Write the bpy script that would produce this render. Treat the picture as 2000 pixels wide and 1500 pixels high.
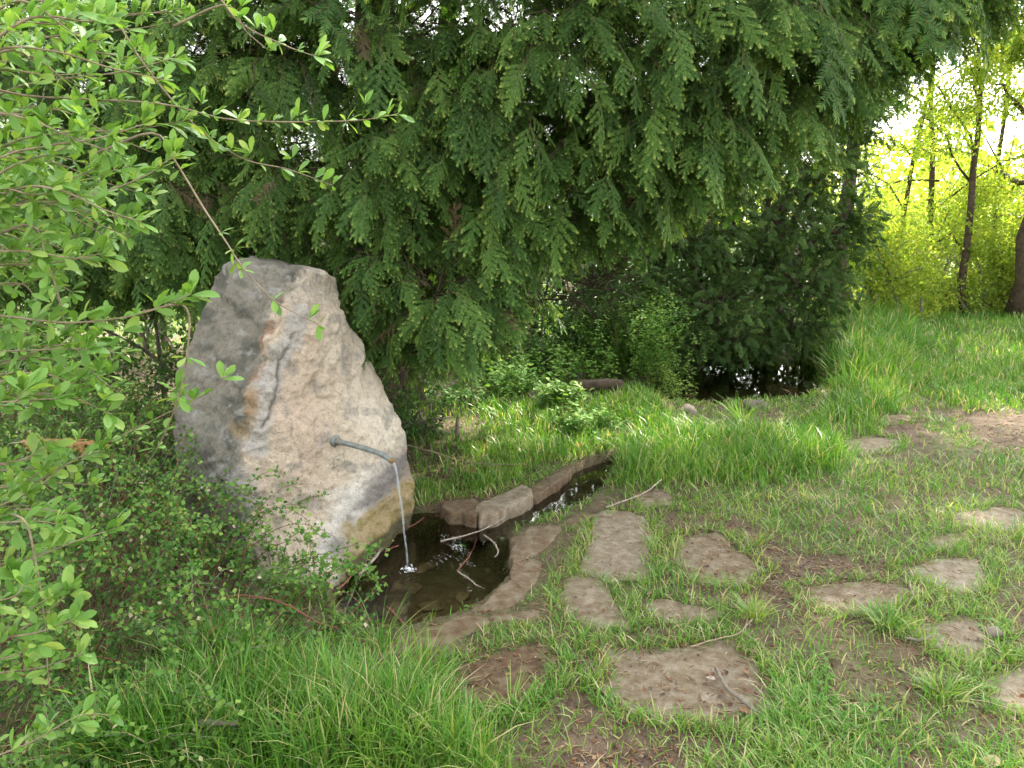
import bpy, math, random
import numpy as np
from mathutils import Vector, Matrix, Euler, noise as mnoise

for o in list(bpy.data.objects):
    bpy.data.objects.remove(o, do_unlink=True)
scene = bpy.context.scene
COL = scene.collection
random.seed(11)
RNG = np.random.default_rng(11)

# ---------------------------------------------------------------- camera
CAM_H = 1.6
PITCH = math.atan(310 / 1500)
cam_data = bpy.data.cameras.new('camera')
cam_data.lens = 27.0
cam_data.sensor_width = 36.0
cam_data.clip_start = 0.05
cam_data.clip_end = 2000.0
cam = bpy.data.objects.new('camera', cam_data)
cam.location = (0, 0, CAM_H)
cam.rotation_euler = (math.pi / 2 - PITCH, 0, 0)
COL.objects.link(cam)
scene.camera = cam

# ---------------------------------------------------------------- sky and sun
SUN_AZ = math.radians(30)      # to the right of the view direction (+Y)
SUN_EL = math.radians(40)
world = bpy.data.worlds.new('World')
scene.world = world
world.use_nodes = True
wn = world.node_tree.nodes
wl = world.node_tree.links
wn.clear()
w_out = wn.new('ShaderNodeOutputWorld')
w_bg = wn.new('ShaderNodeBackground')
w_sky = wn.new('ShaderNodeTexSky')
w_sky.sky_type = 'NISHITA'
w_sky.sun_disc = False
w_sky.sun_elevation = SUN_EL
w_sky.sun_rotation = SUN_AZ
w_sky.air_density = 1.0
w_sky.dust_density = 4.0
w_sky.ozone_density = 1.0
w_hs = wn.new('ShaderNodeHueSaturation')
w_hs.inputs['Saturation'].default_value = 0.04
wl.new(w_sky.outputs[0], w_hs.inputs['Color'])
wl.new(w_hs.outputs[0], w_bg.inputs['Color'])
w_bg.inputs['Strength'].default_value = 0.15
wl.new(w_bg.outputs[0], w_out.inputs['Surface'])

sun_data = bpy.data.lights.new('sun', 'SUN')
sun_data.energy = 2.6
sun_data.angle = math.radians(0.6)
sun_data.color = (1.0, 0.90, 0.72)
sun = bpy.data.objects.new('sun', sun_data)
sd = Vector((math.sin(SUN_AZ) * math.cos(SUN_EL), math.cos(SUN_AZ) * math.cos(SUN_EL), math.sin(SUN_EL)))
sun.rotation_euler = (-sd).to_track_quat('-Z', 'Y').to_euler()
sun.location = sd * 40
COL.objects.link(sun)

scene.view_settings.view_transform = 'Standard'
scene.view_settings.look = 'None'
scene.view_settings.gamma = 1.0
scene.view_settings.exposure = 2.75
scene.view_settings.use_curve_mapping = False
scene.render.engine = 'CYCLES'
cy = scene.cycles
cy.use_denoising = True
cy.max_bounces = 5
cy.diffuse_bounces = 3
cy.glossy_bounces = 2
cy.transmission_bounces = 3
cy.transparent_max_bounces = 8
cy.caustics_reflective = False
cy.caustics_refractive = False
cy.sample_clamp_indirect = 6.0

# ---------------------------------------------------------------- helpers
CAM = np.array([0.0, 0.0, CAM_H])
CP, SP = math.cos(PITCH), math.sin(PITCH)

def ray(px, py):
    u = (px - 1000) / 1500
    s = (py - 750) / 1500
    return np.array([u, CP - s * SP, -SP - s * CP])

def G(px, py, z=0.0):
    """Point of the level z seen at a place of the photograph (2000 x 1500)."""
    r = ray(px, py)
    return CAM + r * ((z - CAM_H) / r[2])

def D(px, py, y):
    """Point at y metres in front of the camera position."""
    r = ray(px, py)
    return CAM + r * (y / r[1])

def proj(P):
    """World points -> photograph coordinates."""
    P = np.asarray(P) - CAM
    f = P[..., 1] * CP - P[..., 2] * SP
    d = -P[..., 1] * SP - P[..., 2] * CP
    return np.stack([1000 + 1500 * P[..., 0] / f, 750 + 1500 * d / f], -1)

def hash2(ix, iy, seed):
    h = (ix.astype(np.int64) * 374761393 + iy.astype(np.int64) * 668265263 + seed * 1442695041) & 0xFFFFFFFF
    h = ((h ^ (h >> 13)) * 1274126177) & 0xFFFFFFFF
    h = h ^ (h >> 16)
    return (h & 0xFFFF) / 65535.0

def vnoise(x, y, seed=0):
    x = np.asarray(x, float); y = np.asarray(y, float)
    ix = np.floor(x); iy = np.floor(y)
    fx = x - ix; fy = y - iy
    fx = fx * fx * (3 - 2 * fx); fy = fy * fy * (3 - 2 * fy)
    a = hash2(ix, iy, seed); b = hash2(ix + 1, iy, seed)
    c = hash2(ix, iy + 1, seed); d = hash2(ix + 1, iy + 1, seed)
    return (a * (1 - fx) + b * fx) * (1 - fy) + (c * (1 - fx) + d * fx) * fy

def fnoise(x, y, seed=0, octv=3):
    t = 0.0; amp = 1.0; s = 0.0
    for k in range(octv):
        t = t + amp * vnoise(np.asarray(x) * 2 ** k, np.asarray(y) * 2 ** k, seed + k * 7)
        s += amp; amp *= 0.5
    return t / s

def sstep(a, b, x):
    t = np.clip((x - a) / (b - a), 0, 1)
    return t * t * (3 - 2 * t)

def sdist(P, poly):
    """Signed distance of points (n,2) to a polygon, negative inside."""
    P = np.asarray(P, float)[:, :2]
    poly = np.asarray(poly, float)[:, :2]
    n = len(poly)
    lo = poly.min(0) - 1.6; hi = poly.max(0) + 1.6
    nearp = (P[:, 0] > lo[0]) & (P[:, 0] < hi[0]) & (P[:, 1] > lo[1]) & (P[:, 1] < hi[1])
    if not nearp.all():
        d = np.full(len(P), 1.6)
        if nearp.any(): d[nearp] = sdist(P[nearp], poly)
        return d
    dmin = np.full(len(P), 1e18)
    inside = np.zeros(len(P), bool)
    for i in range(n):
        a = poly[i]; b = poly[(i + 1) % n]
        e = b - a
        w = P - a
        t = np.clip((w @ e) / max(e @ e, 1e-12), 0, 1)
        q = w - t[:, None] * e
        dmin = np.minimum(dmin, (q * q).sum(1))
        c1 = (a[1] <= P[:, 1]) & (b[1] > P[:, 1])
        c2 = (a[1] > P[:, 1]) & (b[1] <= P[:, 1])
        cr = e[0] * w[:, 1] - e[1] * w[:, 0]
        inside ^= (c1 & (cr > 0)) | (c2 & (cr < 0))
    d = np.sqrt(dmin)
    return np.where(inside, -d, d)

def gpoly(pts, z=0.0):
    return np.array([G(a, b, z)[:2] for a, b in pts])

def catmull(P, n, closed=False):
    P = np.asarray(P, float)
    m = len(P)
    out = []
    segs = m if closed else m - 1
    ts = np.linspace(0, segs, n, endpoint=not closed)
    for t in ts:
        i = min(int(t), segs - 1); f = t - i
        if closed:
            p0, p1, p2, p3 = P[(i - 1) % m], P[i % m], P[(i + 1) % m], P[(i + 2) % m]
        else:
            p1, p2 = P[i], P[i + 1]
            p0 = P[i - 1] if i > 0 else 2 * p1 - p2
            p3 = P[i + 2] if i + 2 < m else 2 * p2 - p1
        out.append(0.5 * ((2 * p1) + (-p0 + p2) * f + (2 * p0 - 5 * p1 + 4 * p2 - p3) * f * f + (-p0 + 3 * p1 - 3 * p2 + p3) * f ** 3))
    return np.array(out)

def norm(v):
    v = np.asarray(v, float)
    return v / np.maximum(np.linalg.norm(v, axis=-1, keepdims=True), 1e-9)

class Acc:
    """Collects vertices and faces and links them as one mesh object."""
    def __init__(self):
        self.V = []; self.F = {}; self.A = []; self.n = 0
    def add(self, V, faces, a=0.5, mat=0):
        V = np.asarray(V, float).reshape(-1, 3)
        for f in faces:
            f = np.asarray(f)
            if len(f) == 0: continue
            self.F.setdefault((f.shape[1], mat), []).append(f + self.n)
        self.V.append(V)
        a = np.asarray(a, float)
        self.A.append(np.full(len(V), float(a)) if a.ndim == 0 else a)
        self.n += len(V)
    def mesh(self, name, mats, smooth=True):
        me = bpy.data.meshes.new(name)
        V = np.concatenate(self.V) if self.V else np.zeros((0, 3))
        A = np.concatenate(self.A) if self.A else np.zeros(0)
        loops = []; starts = []; mi = []; pos = 0
        for (k, m), fl in self.F.items():
            f = np.concatenate(fl)
            loops.append(f.reshape(-1)); starts.append(pos + np.arange(len(f)) * k)
            mi.append(np.full(len(f), m)); pos += f.size
        loops = np.concatenate(loops).astype(np.int32); starts = np.concatenate(starts).astype(np.int32)
        mi = np.concatenate(mi).astype(np.int32)
        me.vertices.add(len(V)); me.vertices.foreach_set('co', V.astype(np.float32).reshape(-1))
        me.loops.add(len(loops)); me.loops.foreach_set('vertex_index', loops)
        me.polygons.add(len(starts)); me.polygons.foreach_set('loop_start', starts)
        me.polygons.foreach_set('material_index', mi)
        me.polygons.foreach_set('use_smooth', np.full(len(starts), smooth))
        at = me.attributes.new('v', 'FLOAT', 'POINT')
        at.data.foreach_set('value', A.astype(np.float32))
        me.update(calc_edges=True)
        for m in (mats if isinstance(mats, (list, tuple)) else [mats]):
            me.materials.append(m)
        return me
    def build(self, name, mats, parent=None, smooth=True):
        return link(name, self.mesh(name, mats, smooth), parent)

def link(name, data, parent=None, loc=None):
    o = bpy.data.objects.new(name, data)
    COL.objects.link(o)
    if parent is not None:
        o.parent = parent
        o.matrix_parent_inverse = Matrix.Translation(-Vector(parent.location))
    if loc is not None:
        o.location = loc
    return o

def tag(o, label=None, cat=None, group=None, kind=None):
    if label: o['label'] = label
    if cat: o['category'] = cat
    if group: o['group'] = group
    if kind: o['kind'] = kind
    return o

def empty(name, loc, label, cat, group=None):
    o = bpy.data.objects.new(name, None)
    o.location = loc
    o.empty_display_size = 0.1
    COL.objects.link(o)
    return tag(o, label, cat, group)

def tube(acc, pts, radii, sides=6, a=0.5, mat=0, cap=True):
    pts = np.asarray(pts, float); n = len(pts)
    radii = np.broadcast_to(np.asarray(radii, float), (n,))
    t = norm(np.gradient(pts, axis=0))
    ref = np.array([0.0, 0.0, 1.0]) if abs(t[0][2]) < 0.9 else np.array([1.0, 0.0, 0.0])
    u = norm(np.cross(t[0], ref)); us = [u]
    for i in range(1, n):
        u = us[-1] - t[i] * (us[-1] @ t[i]); us.append(norm(u))
    us = np.array(us); ws = np.cross(t, us)
    ang = np.arange(sides) * 2 * math.pi / sides
    ring = us[:, None] * np.cos(ang)[None, :, None] + ws[:, None] * np.sin(ang)[None, :, None]
    V = (pts[:, None] + ring * radii[:, None, None]).reshape(-1, 3)
    i = np.arange(n - 1)[:, None] * sides; j = np.arange(sides)[None]; j2 = (j + 1) % sides
    F = np.stack([i + j, i + j2, i + sides + j2, i + sides + j], -1).reshape(-1, 4)
    V = np.vstack([V, pts[0], pts[-1]])
    caps = []
    if cap:
        k = n * sides
        jj = np.arange(sides); jj2 = (jj + 1) % sides
        caps = [np.stack([jj2, jj, np.full(sides, k)], 1), np.stack([(n - 1) * sides + jj, (n - 1) * sides + jj2, np.full(sides, k + 1)], 1)]
    acc.add(V, [F] + caps, a, mat)

def scatter(acc, T, TF, P, A, N, S, v, mat=0, W=None):
    """Many copies of a leaf template T (x width, y length, z normal)."""
    P = np.asarray(P, float); A = norm(A); S = np.broadcast_to(np.asarray(S, float), (len(P),))
    W = S if W is None else W
    B = norm(np.cross(A, N)); N2 = np.cross(B, A)
    T = np.asarray(T, float); k = len(T)
    V = (P[:, None] + B[:, None] * (T[None, :, :1] * W[:, None, None]) + A[:, None] * (T[None, :, 1:2] * S[:, None, None]) + N2[:, None] * (T[None, :, 2:3] * S[:, None, None]))
    off = (np.arange(len(P)) * k)[:, None, None]
    faces = [(np.asarray(f)[None] + off).reshape(-1, np.asarray(f).shape[1]) for f in TF]
    v = np.broadcast_to(np.asarray(v, float), (len(P),))
    acc.add(V.reshape(-1, 3), faces, np.repeat(v, k), mat)

def rdir(n, rng=RNG):
    return norm(rng.normal(size=(n, 3)))

# leaf templates
DIAMOND = (np.array([[0, 0, 0], [-.3, .5, .06], [0, 1, -.08], [.3, .5, .06]]), [np.array([[0, 1, 2], [0, 2, 3]])])
OVAL = (np.array([[0, 0, 0], [-.24, .3, .04], [0, .3, 0], [.24, .3, .04], [-.26, .65, .03], [0, .65, -.02], [.26, .65, .03], [0, 1, -.1]]),
        [np.array([[0, 2, 1], [0, 3, 2], [4, 5, 7], [5, 6, 7]]), np.array([[1, 2, 5, 4], [2, 3, 6, 5]])])
def obovate(fold=.05, curl=.12, w=.2):
    rows = [(0.0, .02), (.2, .42), (.45, .85), (.68, 1.0), (.86, .72)]
    V = []
    for t, ww in rows:
        z = -curl * t * t
        V += [[-w * ww, t, z + fold * ww], [0, t, z], [w * ww, t, z + fold * ww]]
    V.append([0, 1.0, -curl])
    Q = []
    for r in range(len(rows) - 1):
        b = r * 3
        Q += [[b, b + 1, b + 4, b + 3], [b + 1, b + 2, b + 5, b + 4]]
    e = (len(rows) - 1) * 3; k = len(V) - 1
    return np.array(V), [np.array(Q), np.array([[e, e + 1, k], [e + 1, e + 2, k]])]

# ---------------------------------------------------------------- materials
def new_mat(name):
    m = bpy.data.materials.new(name); m.use_nodes = True
    nt = m.node_tree; nt.nodes.clear()
    out = nt.nodes.new('ShaderNodeOutputMaterial')
    return m, nt, out

def ramp(nt, stops, src):
    r = nt.nodes.new('ShaderNodeValToRGB')
    el = r.color_ramp.elements
    while len(el) > 1: el.remove(el[-1])
    el[0].position = stops[0][0]; el[0].color = (*stops[0][1], 1)
    for p, c in stops[1:]:
        e = el.new(p); e.color = (*c, 1)
    nt.links.new(src, r.inputs['Fac'])
    return r.outputs['Color']

def leaf_mat(name, stops, trans=0.4, rough=.45, spec=.35, tcol=(1.25, 1.2, .6), nscale=30, each=0.0):
    m, nt, out = new_mat(name)
    at = nt.nodes.new('ShaderNodeAttribute'); at.attribute_name = 'v'
    tc = nt.nodes.new('ShaderNodeTexCoord')
    no = nt.nodes.new('ShaderNodeTexNoise'); no.inputs['Scale'].default_value = nscale; no.inputs['Detail'].default_value = 2
    nt.links.new(tc.outputs['Object'], no.inputs['Vector'])
    ma = nt.nodes.new('ShaderNodeMath'); ma.operation = 'MULTIPLY_ADD'
    nt.links.new(no.outputs['Fac'], ma.inputs[0]); ma.inputs[1].default_value = .24; nt.links.new(at.outputs['Fac'], ma.inputs[2])
    sb = nt.nodes.new('ShaderNodeMath'); sb.operation = 'SUBTRACT'; sb.inputs[1].default_value = .12
    nt.links.new(ma.outputs[0], sb.inputs[0])
    src = sb.outputs[0]
    if each:                                   # every spray a little lighter or darker than the next
        oi = nt.nodes.new('ShaderNodeObjectInfo')
        mr = nt.nodes.new('ShaderNodeMapRange'); mr.inputs['To Min'].default_value = -each / 2; mr.inputs['To Max'].default_value = each / 2
        nt.links.new(oi.outputs['Random'], mr.inputs['Value'])
        ad = nt.nodes.new('ShaderNodeMath'); ad.operation = 'ADD'
        nt.links.new(src, ad.inputs[0]); nt.links.new(mr.outputs[0], ad.inputs[1]); src = ad.outputs[0]
    c = ramp(nt, stops, src)
    p = nt.nodes.new('ShaderNodeBsdfPrincipled')
    nt.links.new(c, p.inputs['Base Color']); p.inputs['Roughness'].default_value = rough
    p.inputs['Specular IOR Level'].default_value = spec
    mx = nt.nodes.new('ShaderNodeMix'); mx.data_type = 'RGBA'; mx.blend_type = 'MULTIPLY'; mx.inputs['Factor'].default_value = 1
    nt.links.new(c, mx.inputs['A']); mx.inputs['B'].default_value = (*tcol, 1)
    t = nt.nodes.new('ShaderNodeBsdfTranslucent'); nt.links.new(mx.outputs['Result'], t.inputs['Color'])
    ms = nt.nodes.new('ShaderNodeMixShader'); ms.inputs[0].default_value = trans
    nt.links.new(p.outputs[0], ms.inputs[1]); nt.links.new(t.outputs[0], ms.inputs[2])
    nt.links.new(ms.outputs[0], out.inputs['Surface'])
    return m

def rough_mat(name, stops, scale=6, detail=6, rough=.85, bump=.4, bscale=40, spec=.25, attr=None, dist=.01, fine=None):
    """Noise-coloured matt surface; attr: use the 'v' attribute as an offset of the ramp."""
    m, nt, out = new_mat(name)
    tc = nt.nodes.new('ShaderNodeTexCoord')
    no = nt.nodes.new('ShaderNodeTexNoise'); no.inputs['Scale'].default_value = scale; no.inputs['Detail'].default_value = detail
    no.inputs['Roughness'].default_value = .65
    nt.links.new(tc.outputs['Object'], no.inputs['Vector'])
    src = no.outputs['Fac']
    if attr:
        at = nt.nodes.new('ShaderNodeAttribute'); at.attribute_name = 'v'
        ma = nt.nodes.new('ShaderNodeMath'); ma.operation = 'MULTIPLY_ADD'
        nt.links.new(src, ma.inputs[0]); ma.inputs[1].default_value = attr; nt.links.new(at.outputs['Fac'], ma.inputs[2])
        sb = nt.nodes.new('ShaderNodeMath'); sb.operation = 'SUBTRACT'; sb.inputs[1].default_value = attr / 2
        nt.links.new(ma.outputs[0], sb.inputs[0]); src = sb.outputs[0]
    c = ramp(nt, stops, src)
    p = nt.nodes.new('ShaderNodeBsdfPrincipled')
    nt.links.new(c, p.inputs['Base Color'])
    p.inputs['Roughness'].default_value = rough; p.inputs['Specular IOR Level'].default_value = spec
    n2 = nt.nodes.new('ShaderNodeTexNoise'); n2.inputs['Scale'].default_value = bscale; n2.inputs['Detail'].default_value = 8
    n2.inputs['Roughness'].default_value = .7
    nt.links.new(tc.outputs['Object'], n2.inputs['Vector'])
    b = nt.nodes.new('ShaderNodeBump'); b.inputs['Strength'].default_value = bump; b.inputs['Distance'].default_value = dist
    nt.links.new(n2.outputs['Fac'], b.inputs['Height']); nt.links.new(b.outputs[0], p.inputs['Normal'])
    nt.links.new(p.outputs[0], out.inputs['Surface'])
    return m

M = {}
M['yew'] = leaf_mat('yew_needles', [(0, (.023, .064, .016)), (.3, (.070, .165, .034)), (.6, (.165, .295, .062)), (1, (.50, .57, .14))], trans=.35, rough=.5, spec=.2, each=.42)
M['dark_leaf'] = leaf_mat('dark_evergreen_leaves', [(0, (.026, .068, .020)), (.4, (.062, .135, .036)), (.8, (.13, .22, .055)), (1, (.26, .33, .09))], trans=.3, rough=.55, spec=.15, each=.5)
M['yew_stem'] = rough_mat('yew_stem', [(.3, (.05, .07, .022)), (.7, (.12, .10, .04))], scale=30)
M['bark_dark'] = rough_mat('dark_bark', [(.3, (.035, .026, .02)), (.7, (.12, .085, .06))], scale=14, bump=.8, bscale=25, dist=.02)
M['bark_grey'] = rough_mat('grey_bark', [(.3, (.10, .085, .065)), (.7, (.24, .21, .17))], scale=20, bump=.5)
M['twig_tan'] = rough_mat('tan_twig', [(.3, (.16, .12, .08)), (.7, (.34, .28, .20))], scale=40, bump=.3)
M['twig_red'] = rough_mat('red_twig', [(.3, (.10, .035, .025)), (.7, (.24, .10, .07))], scale=40, bump=.3)
M['twig_white'] = rough_mat('pale_bark_twig', [(.35, (.16, .12, .09)), (.6, (.36, .31, .26))], scale=60, bump=.3)
M['privet'] = leaf_mat('privet_leaf', [(0, (.080, .20, .032)), (.5, (.17, .33, .065)), (1, (.35, .46, .12))], trans=.38, rough=.42, spec=.35, nscale=14)
M['coto'] = leaf_mat('small_glossy_leaf', [(0, (.026, .080, .018)), (.5, (.080, .19, .038)), (.85, (.21, .33, .065)), (1, (.45, .40, .28))], trans=.28, rough=.5, spec=.18)
M['spring'] = leaf_mat('spring_leaf', [(0, (.11, .22, .03)), (.5, (.25, .37, .06)), (1, (.50, .52, .14))], trans=.55, rough=.5, tcol=(1.5, 1.35, .5), nscale=3)
M['weed'] = leaf_mat('weed_leaf', [(0, (.04, .13, .025)), (.5, (.10, .25, .045)), (1, (.24, .36, .08))], trans=.38, rough=.6, spec=.12)
M['grass'] = leaf_mat('grass_blade', [(0, (.042, .135, .018)), (.35, (.088, .24, .030)), (.7, (.185, .335, .048)), (.88, (.31, .38, .10)), (1, (.50, .44, .27))], trans=.38, rough=.42, spec=.4)
M['litter'] = leaf_mat('dry_litter', [(0, (.06, .03, .018)), (.4, (.16, .07, .035)), (.7, (.30, .20, .12)), (1, (.48, .38, .24))], trans=.1, rough=.7, tcol=(1, .8, .5))
M['yew_dead'] = leaf_mat('dry_yew_needles', [(0, (.08, .055, .028)), (1, (.19, .13, .06))], trans=.15, rough=.7, tcol=(1, .8, .5))
M['dead'] = leaf_mat('dead_needles', [(0, (.22, .09, .02)), (1, (.42, .22, .06))], trans=.2, rough=.6, tcol=(1, .8, .5))
# ================================================================ the setting
# pool, channel and far pond outlines (photograph coordinates carried onto the ground)
WATER_Z = -0.055
POOL = gpoly([(640, 1150), (700, 1085), (760, 1035), (805, 1000), (850, 1000), (905, 1008), (945, 1018), (985, 1035), (1003, 1060),
              (1013, 1092), (1003, 1130), (975, 1163), (940, 1195), (880, 1222), (800, 1243), (750, 1252), (690, 1235), (650, 1190)], WATER_Z)
CHANNEL = gpoly([(935, 1022), (965, 1012), (1010, 985), (1050, 968), (1095, 936), (1140, 912), (1195, 896), (1208, 912), (1190, 934), (1178, 962),
                 (1146, 992), (1090, 1016), (1036, 1036), (1003, 1052), (975, 1045)], WATER_Z)
POND = gpoly([(1290, 745), (1340, 718), (1420, 703), (1520, 703), (1600, 715), (1625, 738), (1590, 765), (1540, 785), (1440, 792), (1380, 800), (1310, 790), (1270, 770)], -0.1)

FLAGS = [
    # polygon, top height, tint (0 dark wet brown .. 1 pale), label
    ([(1158, 1012), (1200, 1000), (1258, 1008), (1268, 1060), (1262, 1128), (1190, 1132), (1130, 1112), (1150, 1060)], .022, .62, 'pale tan flagstone with a straight right edge, nearest the channel mouth'),
    ([(1100, 1132), (1150, 1125), (1190, 1150), (1213, 1195), (1225, 1226), (1165, 1232), (1108, 1205), (1093, 1160)], .022, .55, 'rounded tan flagstone with a damp dark patch right of the pool'),
    ([(885, 1302), (980, 1272), (1050, 1258), (1087, 1290), (1062, 1350), (1010, 1395), (940, 1402), (880, 1352)], .012, .22, 'wet reddish brown flagstone in front of the pool'),
    ([(1152, 1262), (1240, 1272), (1330, 1266), (1430, 1250), (1470, 1290), (1505, 1345), (1520, 1378), (1480, 1412), (1380, 1412), (1230, 1392), (1175, 1340), (1205, 1300)], .012, .52, 'large dusty flagstone with a stick lying on it'),
    ([(1332, 1052), (1400, 1040), (1462, 1088), (1492, 1112), (1440, 1146), (1342, 1132), (1320, 1090)], .008, .48, 'flagstone strewn with brown litter in the middle of the path'),
    ([(1560, 1152), (1650, 1136), (1760, 1140), (1792, 1170), (1720, 1192), (1622, 1197)], .008, .50, 'earthy flat flagstone above the lush grass tuft'),
    ([(1760, 1112), (1830, 1090), (1912, 1090), (1926, 1140), (1890, 1166), (1800, 1132)], .012, .66, 'pale grey angular flagstone near the right edge of the path'),
    ([(1790, 1222), (1870, 1205), (1935, 1215), (1942, 1260), (1922, 1292), (1850, 1282), (1800, 1252)], .014, .56, 'grey-brown flagstone with a knob of stone on its right corner'),
    ([(1920, 1332), (1980, 1302), (2060, 1288), (2080, 1380), (2000, 1396), (1940, 1376)], .014, .60, 'grey flagstone cut off by the right edge of the photo, lowest one'),
    ([(1640, 862), (1700, 850), (1757, 860), (1746, 880), (1690, 890), (1642, 882)], .010, .55, 'small flat flagstone far up the path in the tall grass'),
    ([(1702, 816), (1770, 808), (1775, 824), (1712, 834)], .010, .35, 'small dark flagstone farthest up the path'),
    ([(1862, 1002), (1960, 990), (2030, 1005), (1985, 1040), (1872, 1026)], .008, .56, 'flagstone half buried in grass, upper one at the right edge'),
    ([(1802, 1048), (1890, 1044), (1902, 1060), (1822, 1076)], .006, .45, 'narrow dark flagstone just above the pale angular one'),
    ([(1265, 1172), (1340, 1180), (1412, 1196), (1392, 1217), (1300, 1217), (1260, 1196)], .008, .52, 'narrow flagstone between two rows of grass, below the littered one'),
    ([(1232, 962), (1300, 958), (1322, 985), (1252, 992)], .006, .50, 'small flagstone behind the pale one, edged with straw'),
]
RIM = [
    ([(996, 1052), (1030, 1030), (1078, 1022), (1096, 1032), (1080, 1060), (1045, 1086), (1002, 1098)], .006, .42),
    ([(1003, 1097), (1045, 1088), (1060, 1105), (1046, 1140), (1020, 1170), (985, 1190), (932, 1192), (966, 1158), (994, 1126)], .006, .44),
    ([(948, 1199), (1000, 1190), (1062, 1180), (1058, 1205), (1000, 1216), (962, 1216)], .004, .45),
    ([(925, 1196), (962, 1214), (905, 1246), (800, 1275), (735, 1280), (785, 1240), (870, 1214)], .004, .38),
    ([(864, 978), (922, 972), (936, 990), (938, 1008), (900, 1004), (864, 996)], .015, .34),
    ([(932, 985), (998, 955), (1020, 948), (1040, 954), (1034, 968), (962, 1004), (938, 1006)], .03, .62),
    ([(1040, 952), (1086, 922), (1118, 908), (1110, 924), (1054, 962), (1038, 966)], .008, .36),
    ([(1098, 1020), (1150, 998), (1180, 970), (1196, 980), (1160, 1010), (1110, 1030)], .0, .32),
]
BARE = [gpoly(p) for p in (
    [(1310, 1020), (1420, 1010), (1540, 1080), (1760, 1110), (1800, 1190), (1600, 1215), (1480, 1170), (1330, 1150)],
    [(1120, 1250), (1460, 1230), (1540, 1400), (1450, 1440), (1180, 1410)],
    [(1850, 800), (2040, 820), (2040, 890), (1930, 880)],
    [(850, 1290), (1080, 1240), (1110, 1360), (930, 1440)],
    [(1130, 1440), (1310, 1460), (1320, 1530), (1100, 1530)],
    [(1620, 840), (1780, 800), (1790, 860), (1660, 900)],
    [(1780, 1200), (1960, 1190), (1970, 1310), (1800, 1290)],
    [(860, 960), (960, 940), (940, 990), (860, 990)])]
FLAGPOLY = [gpoly(f[0], 0.0) for f in FLAGS]
FLAGPOLY = [p.mean(0) + (p - p.mean(0)) * 1.07 for p in FLAGPOLY]
RIMPOLY = [gpoly(f[0], f[1]) for f in RIM]
STONE_FOOT = np.array([G(360, 1040)[:2], G(520, 1140)[:2], G(615, 1142)[:2], G(702, 1092)[:2], G(802, 1006)[:2], [-.75, 4.5], [-1.6, 4.5]])

def ground_z(x, y):
    x = np.asarray(x, float); y = np.asarray(y, float)
    sh = x.shape; xf = x.reshape(-1); yf = y.reshape(-1)
    P = np.stack([xf, yf], 1)
    z = (fnoise(xf * 1.3, yf * 1.3, 3) - .5) * .05 + (fnoise(xf * 7, yf * 7, 5) - .5) * .02
    near = (np.abs(xf) < 9) & (yf > .5) & (yf < 16)
    Pn = P[near]
    zn = z[near]
    # flat seat for the flagstones
    zn = zn * sstep(.02, .3, np.minimum.reduce([sdist(Pn, f) for f in FLAGPOLY + RIMPOLY]))
    zn = zn - .02 * sstep(-.015, -.05, np.minimum.reduce([sdist(Pn, f) for f in FLAGPOLY + RIMPOLY]))
    dp = sdist(Pn, POOL)
    dc = sdist(Pn, CHANNEL)
    zn = zn * sstep(0, .3, dp) * sstep(0, .15, dc) - np.maximum(.30 * sstep(.0, .07, -dp), .11 * sstep(0, .035, -dc))
    do = sdist(Pn, POND)
    zn = zn - .34 * sstep(-.25, .25, -do)
    # low bank at the far side, earth banked behind the boulder
    zn = zn + .16 * sstep(.2, 1.4, do) * sstep(9.0, 11.5, Pn[:, 1]) * sstep(1.0, 2.0, Pn[:, 0])
    zn = zn + .18 * sstep(-.9, -1.8, Pn[:, 0]) * sstep(3.6, 5.0, Pn[:, 1])
    z[near] = zn
    z = z + .16 * sstep(15, 16, yf) * 0
    z = np.where(~near & (yf >= 16), z + .16, z)
    return z.reshape(sh)

def lines(lo, hi, step, far_lo, far_hi, g=1.16):
    c = list(np.arange(lo, hi + 1e-6, step))
    s = step; a = hi
    while a < far_hi:
        s *= g; a += s; c.append(a)
    s = step; a = lo; pre = []
    while a > far_lo:
        s *= g; a -= s; pre.append(a)
    return np.array(pre[::-1] + c)

gx = lines(-3.0, 4.4, .03, -260, 260)
gy = lines(1.3, 7.0, .03, -60, 600)
GX, GY = np.meshgrid(gx, gy)
GZ = ground_z(GX, GY)
nx, ny = len(gx), len(gy)
def ground_z(x, y):
    """Height of the finished ground sheet."""
    x = np.asarray(x, float); y = np.asarray(y, float)
    i = np.clip(np.searchsorted(gx, x) - 1, 0, nx - 2); j = np.clip(np.searchsorted(gy, y) - 1, 0, ny - 2)
    fx = np.clip((x - gx[i]) / (gx[i + 1] - gx[i]), 0, 1); fy = np.clip((y - gy[j]) / (gy[j + 1] - gy[j]), 0, 1)
    return (GZ[j, i] * (1 - fx) + GZ[j, i + 1] * fx) * (1 - fy) + (GZ[j + 1, i] * (1 - fx) + GZ[j + 1, i + 1] * fx) * fy
idx = np.arange(nx * ny).reshape(ny, nx)
quads = np.stack([idx[:-1, :-1], idx[:-1, 1:], idx[1:, 1:], idx[1:, :-1]], -1).reshape(-1, 4)
PF = np.stack([GX.reshape(-1), GY.reshape(-1)], 1)
bare = np.zeros(len(PF))
nearm = (np.abs(PF[:, 0]) < 8) & (PF[:, 1] > .5) & (PF[:, 1] < 12)
bn = np.zeros(nearm.sum())
for b in BARE:
    bn = np.maximum(bn, sstep(.12, -.08, sdist(PF[nearm], b)))
bare[nearm] = bn
cover = np.clip(.55 * fnoise(PF[:, 0] * 2, PF[:, 1] * 2, 21) - .05 - bare, 0, 1)
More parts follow.
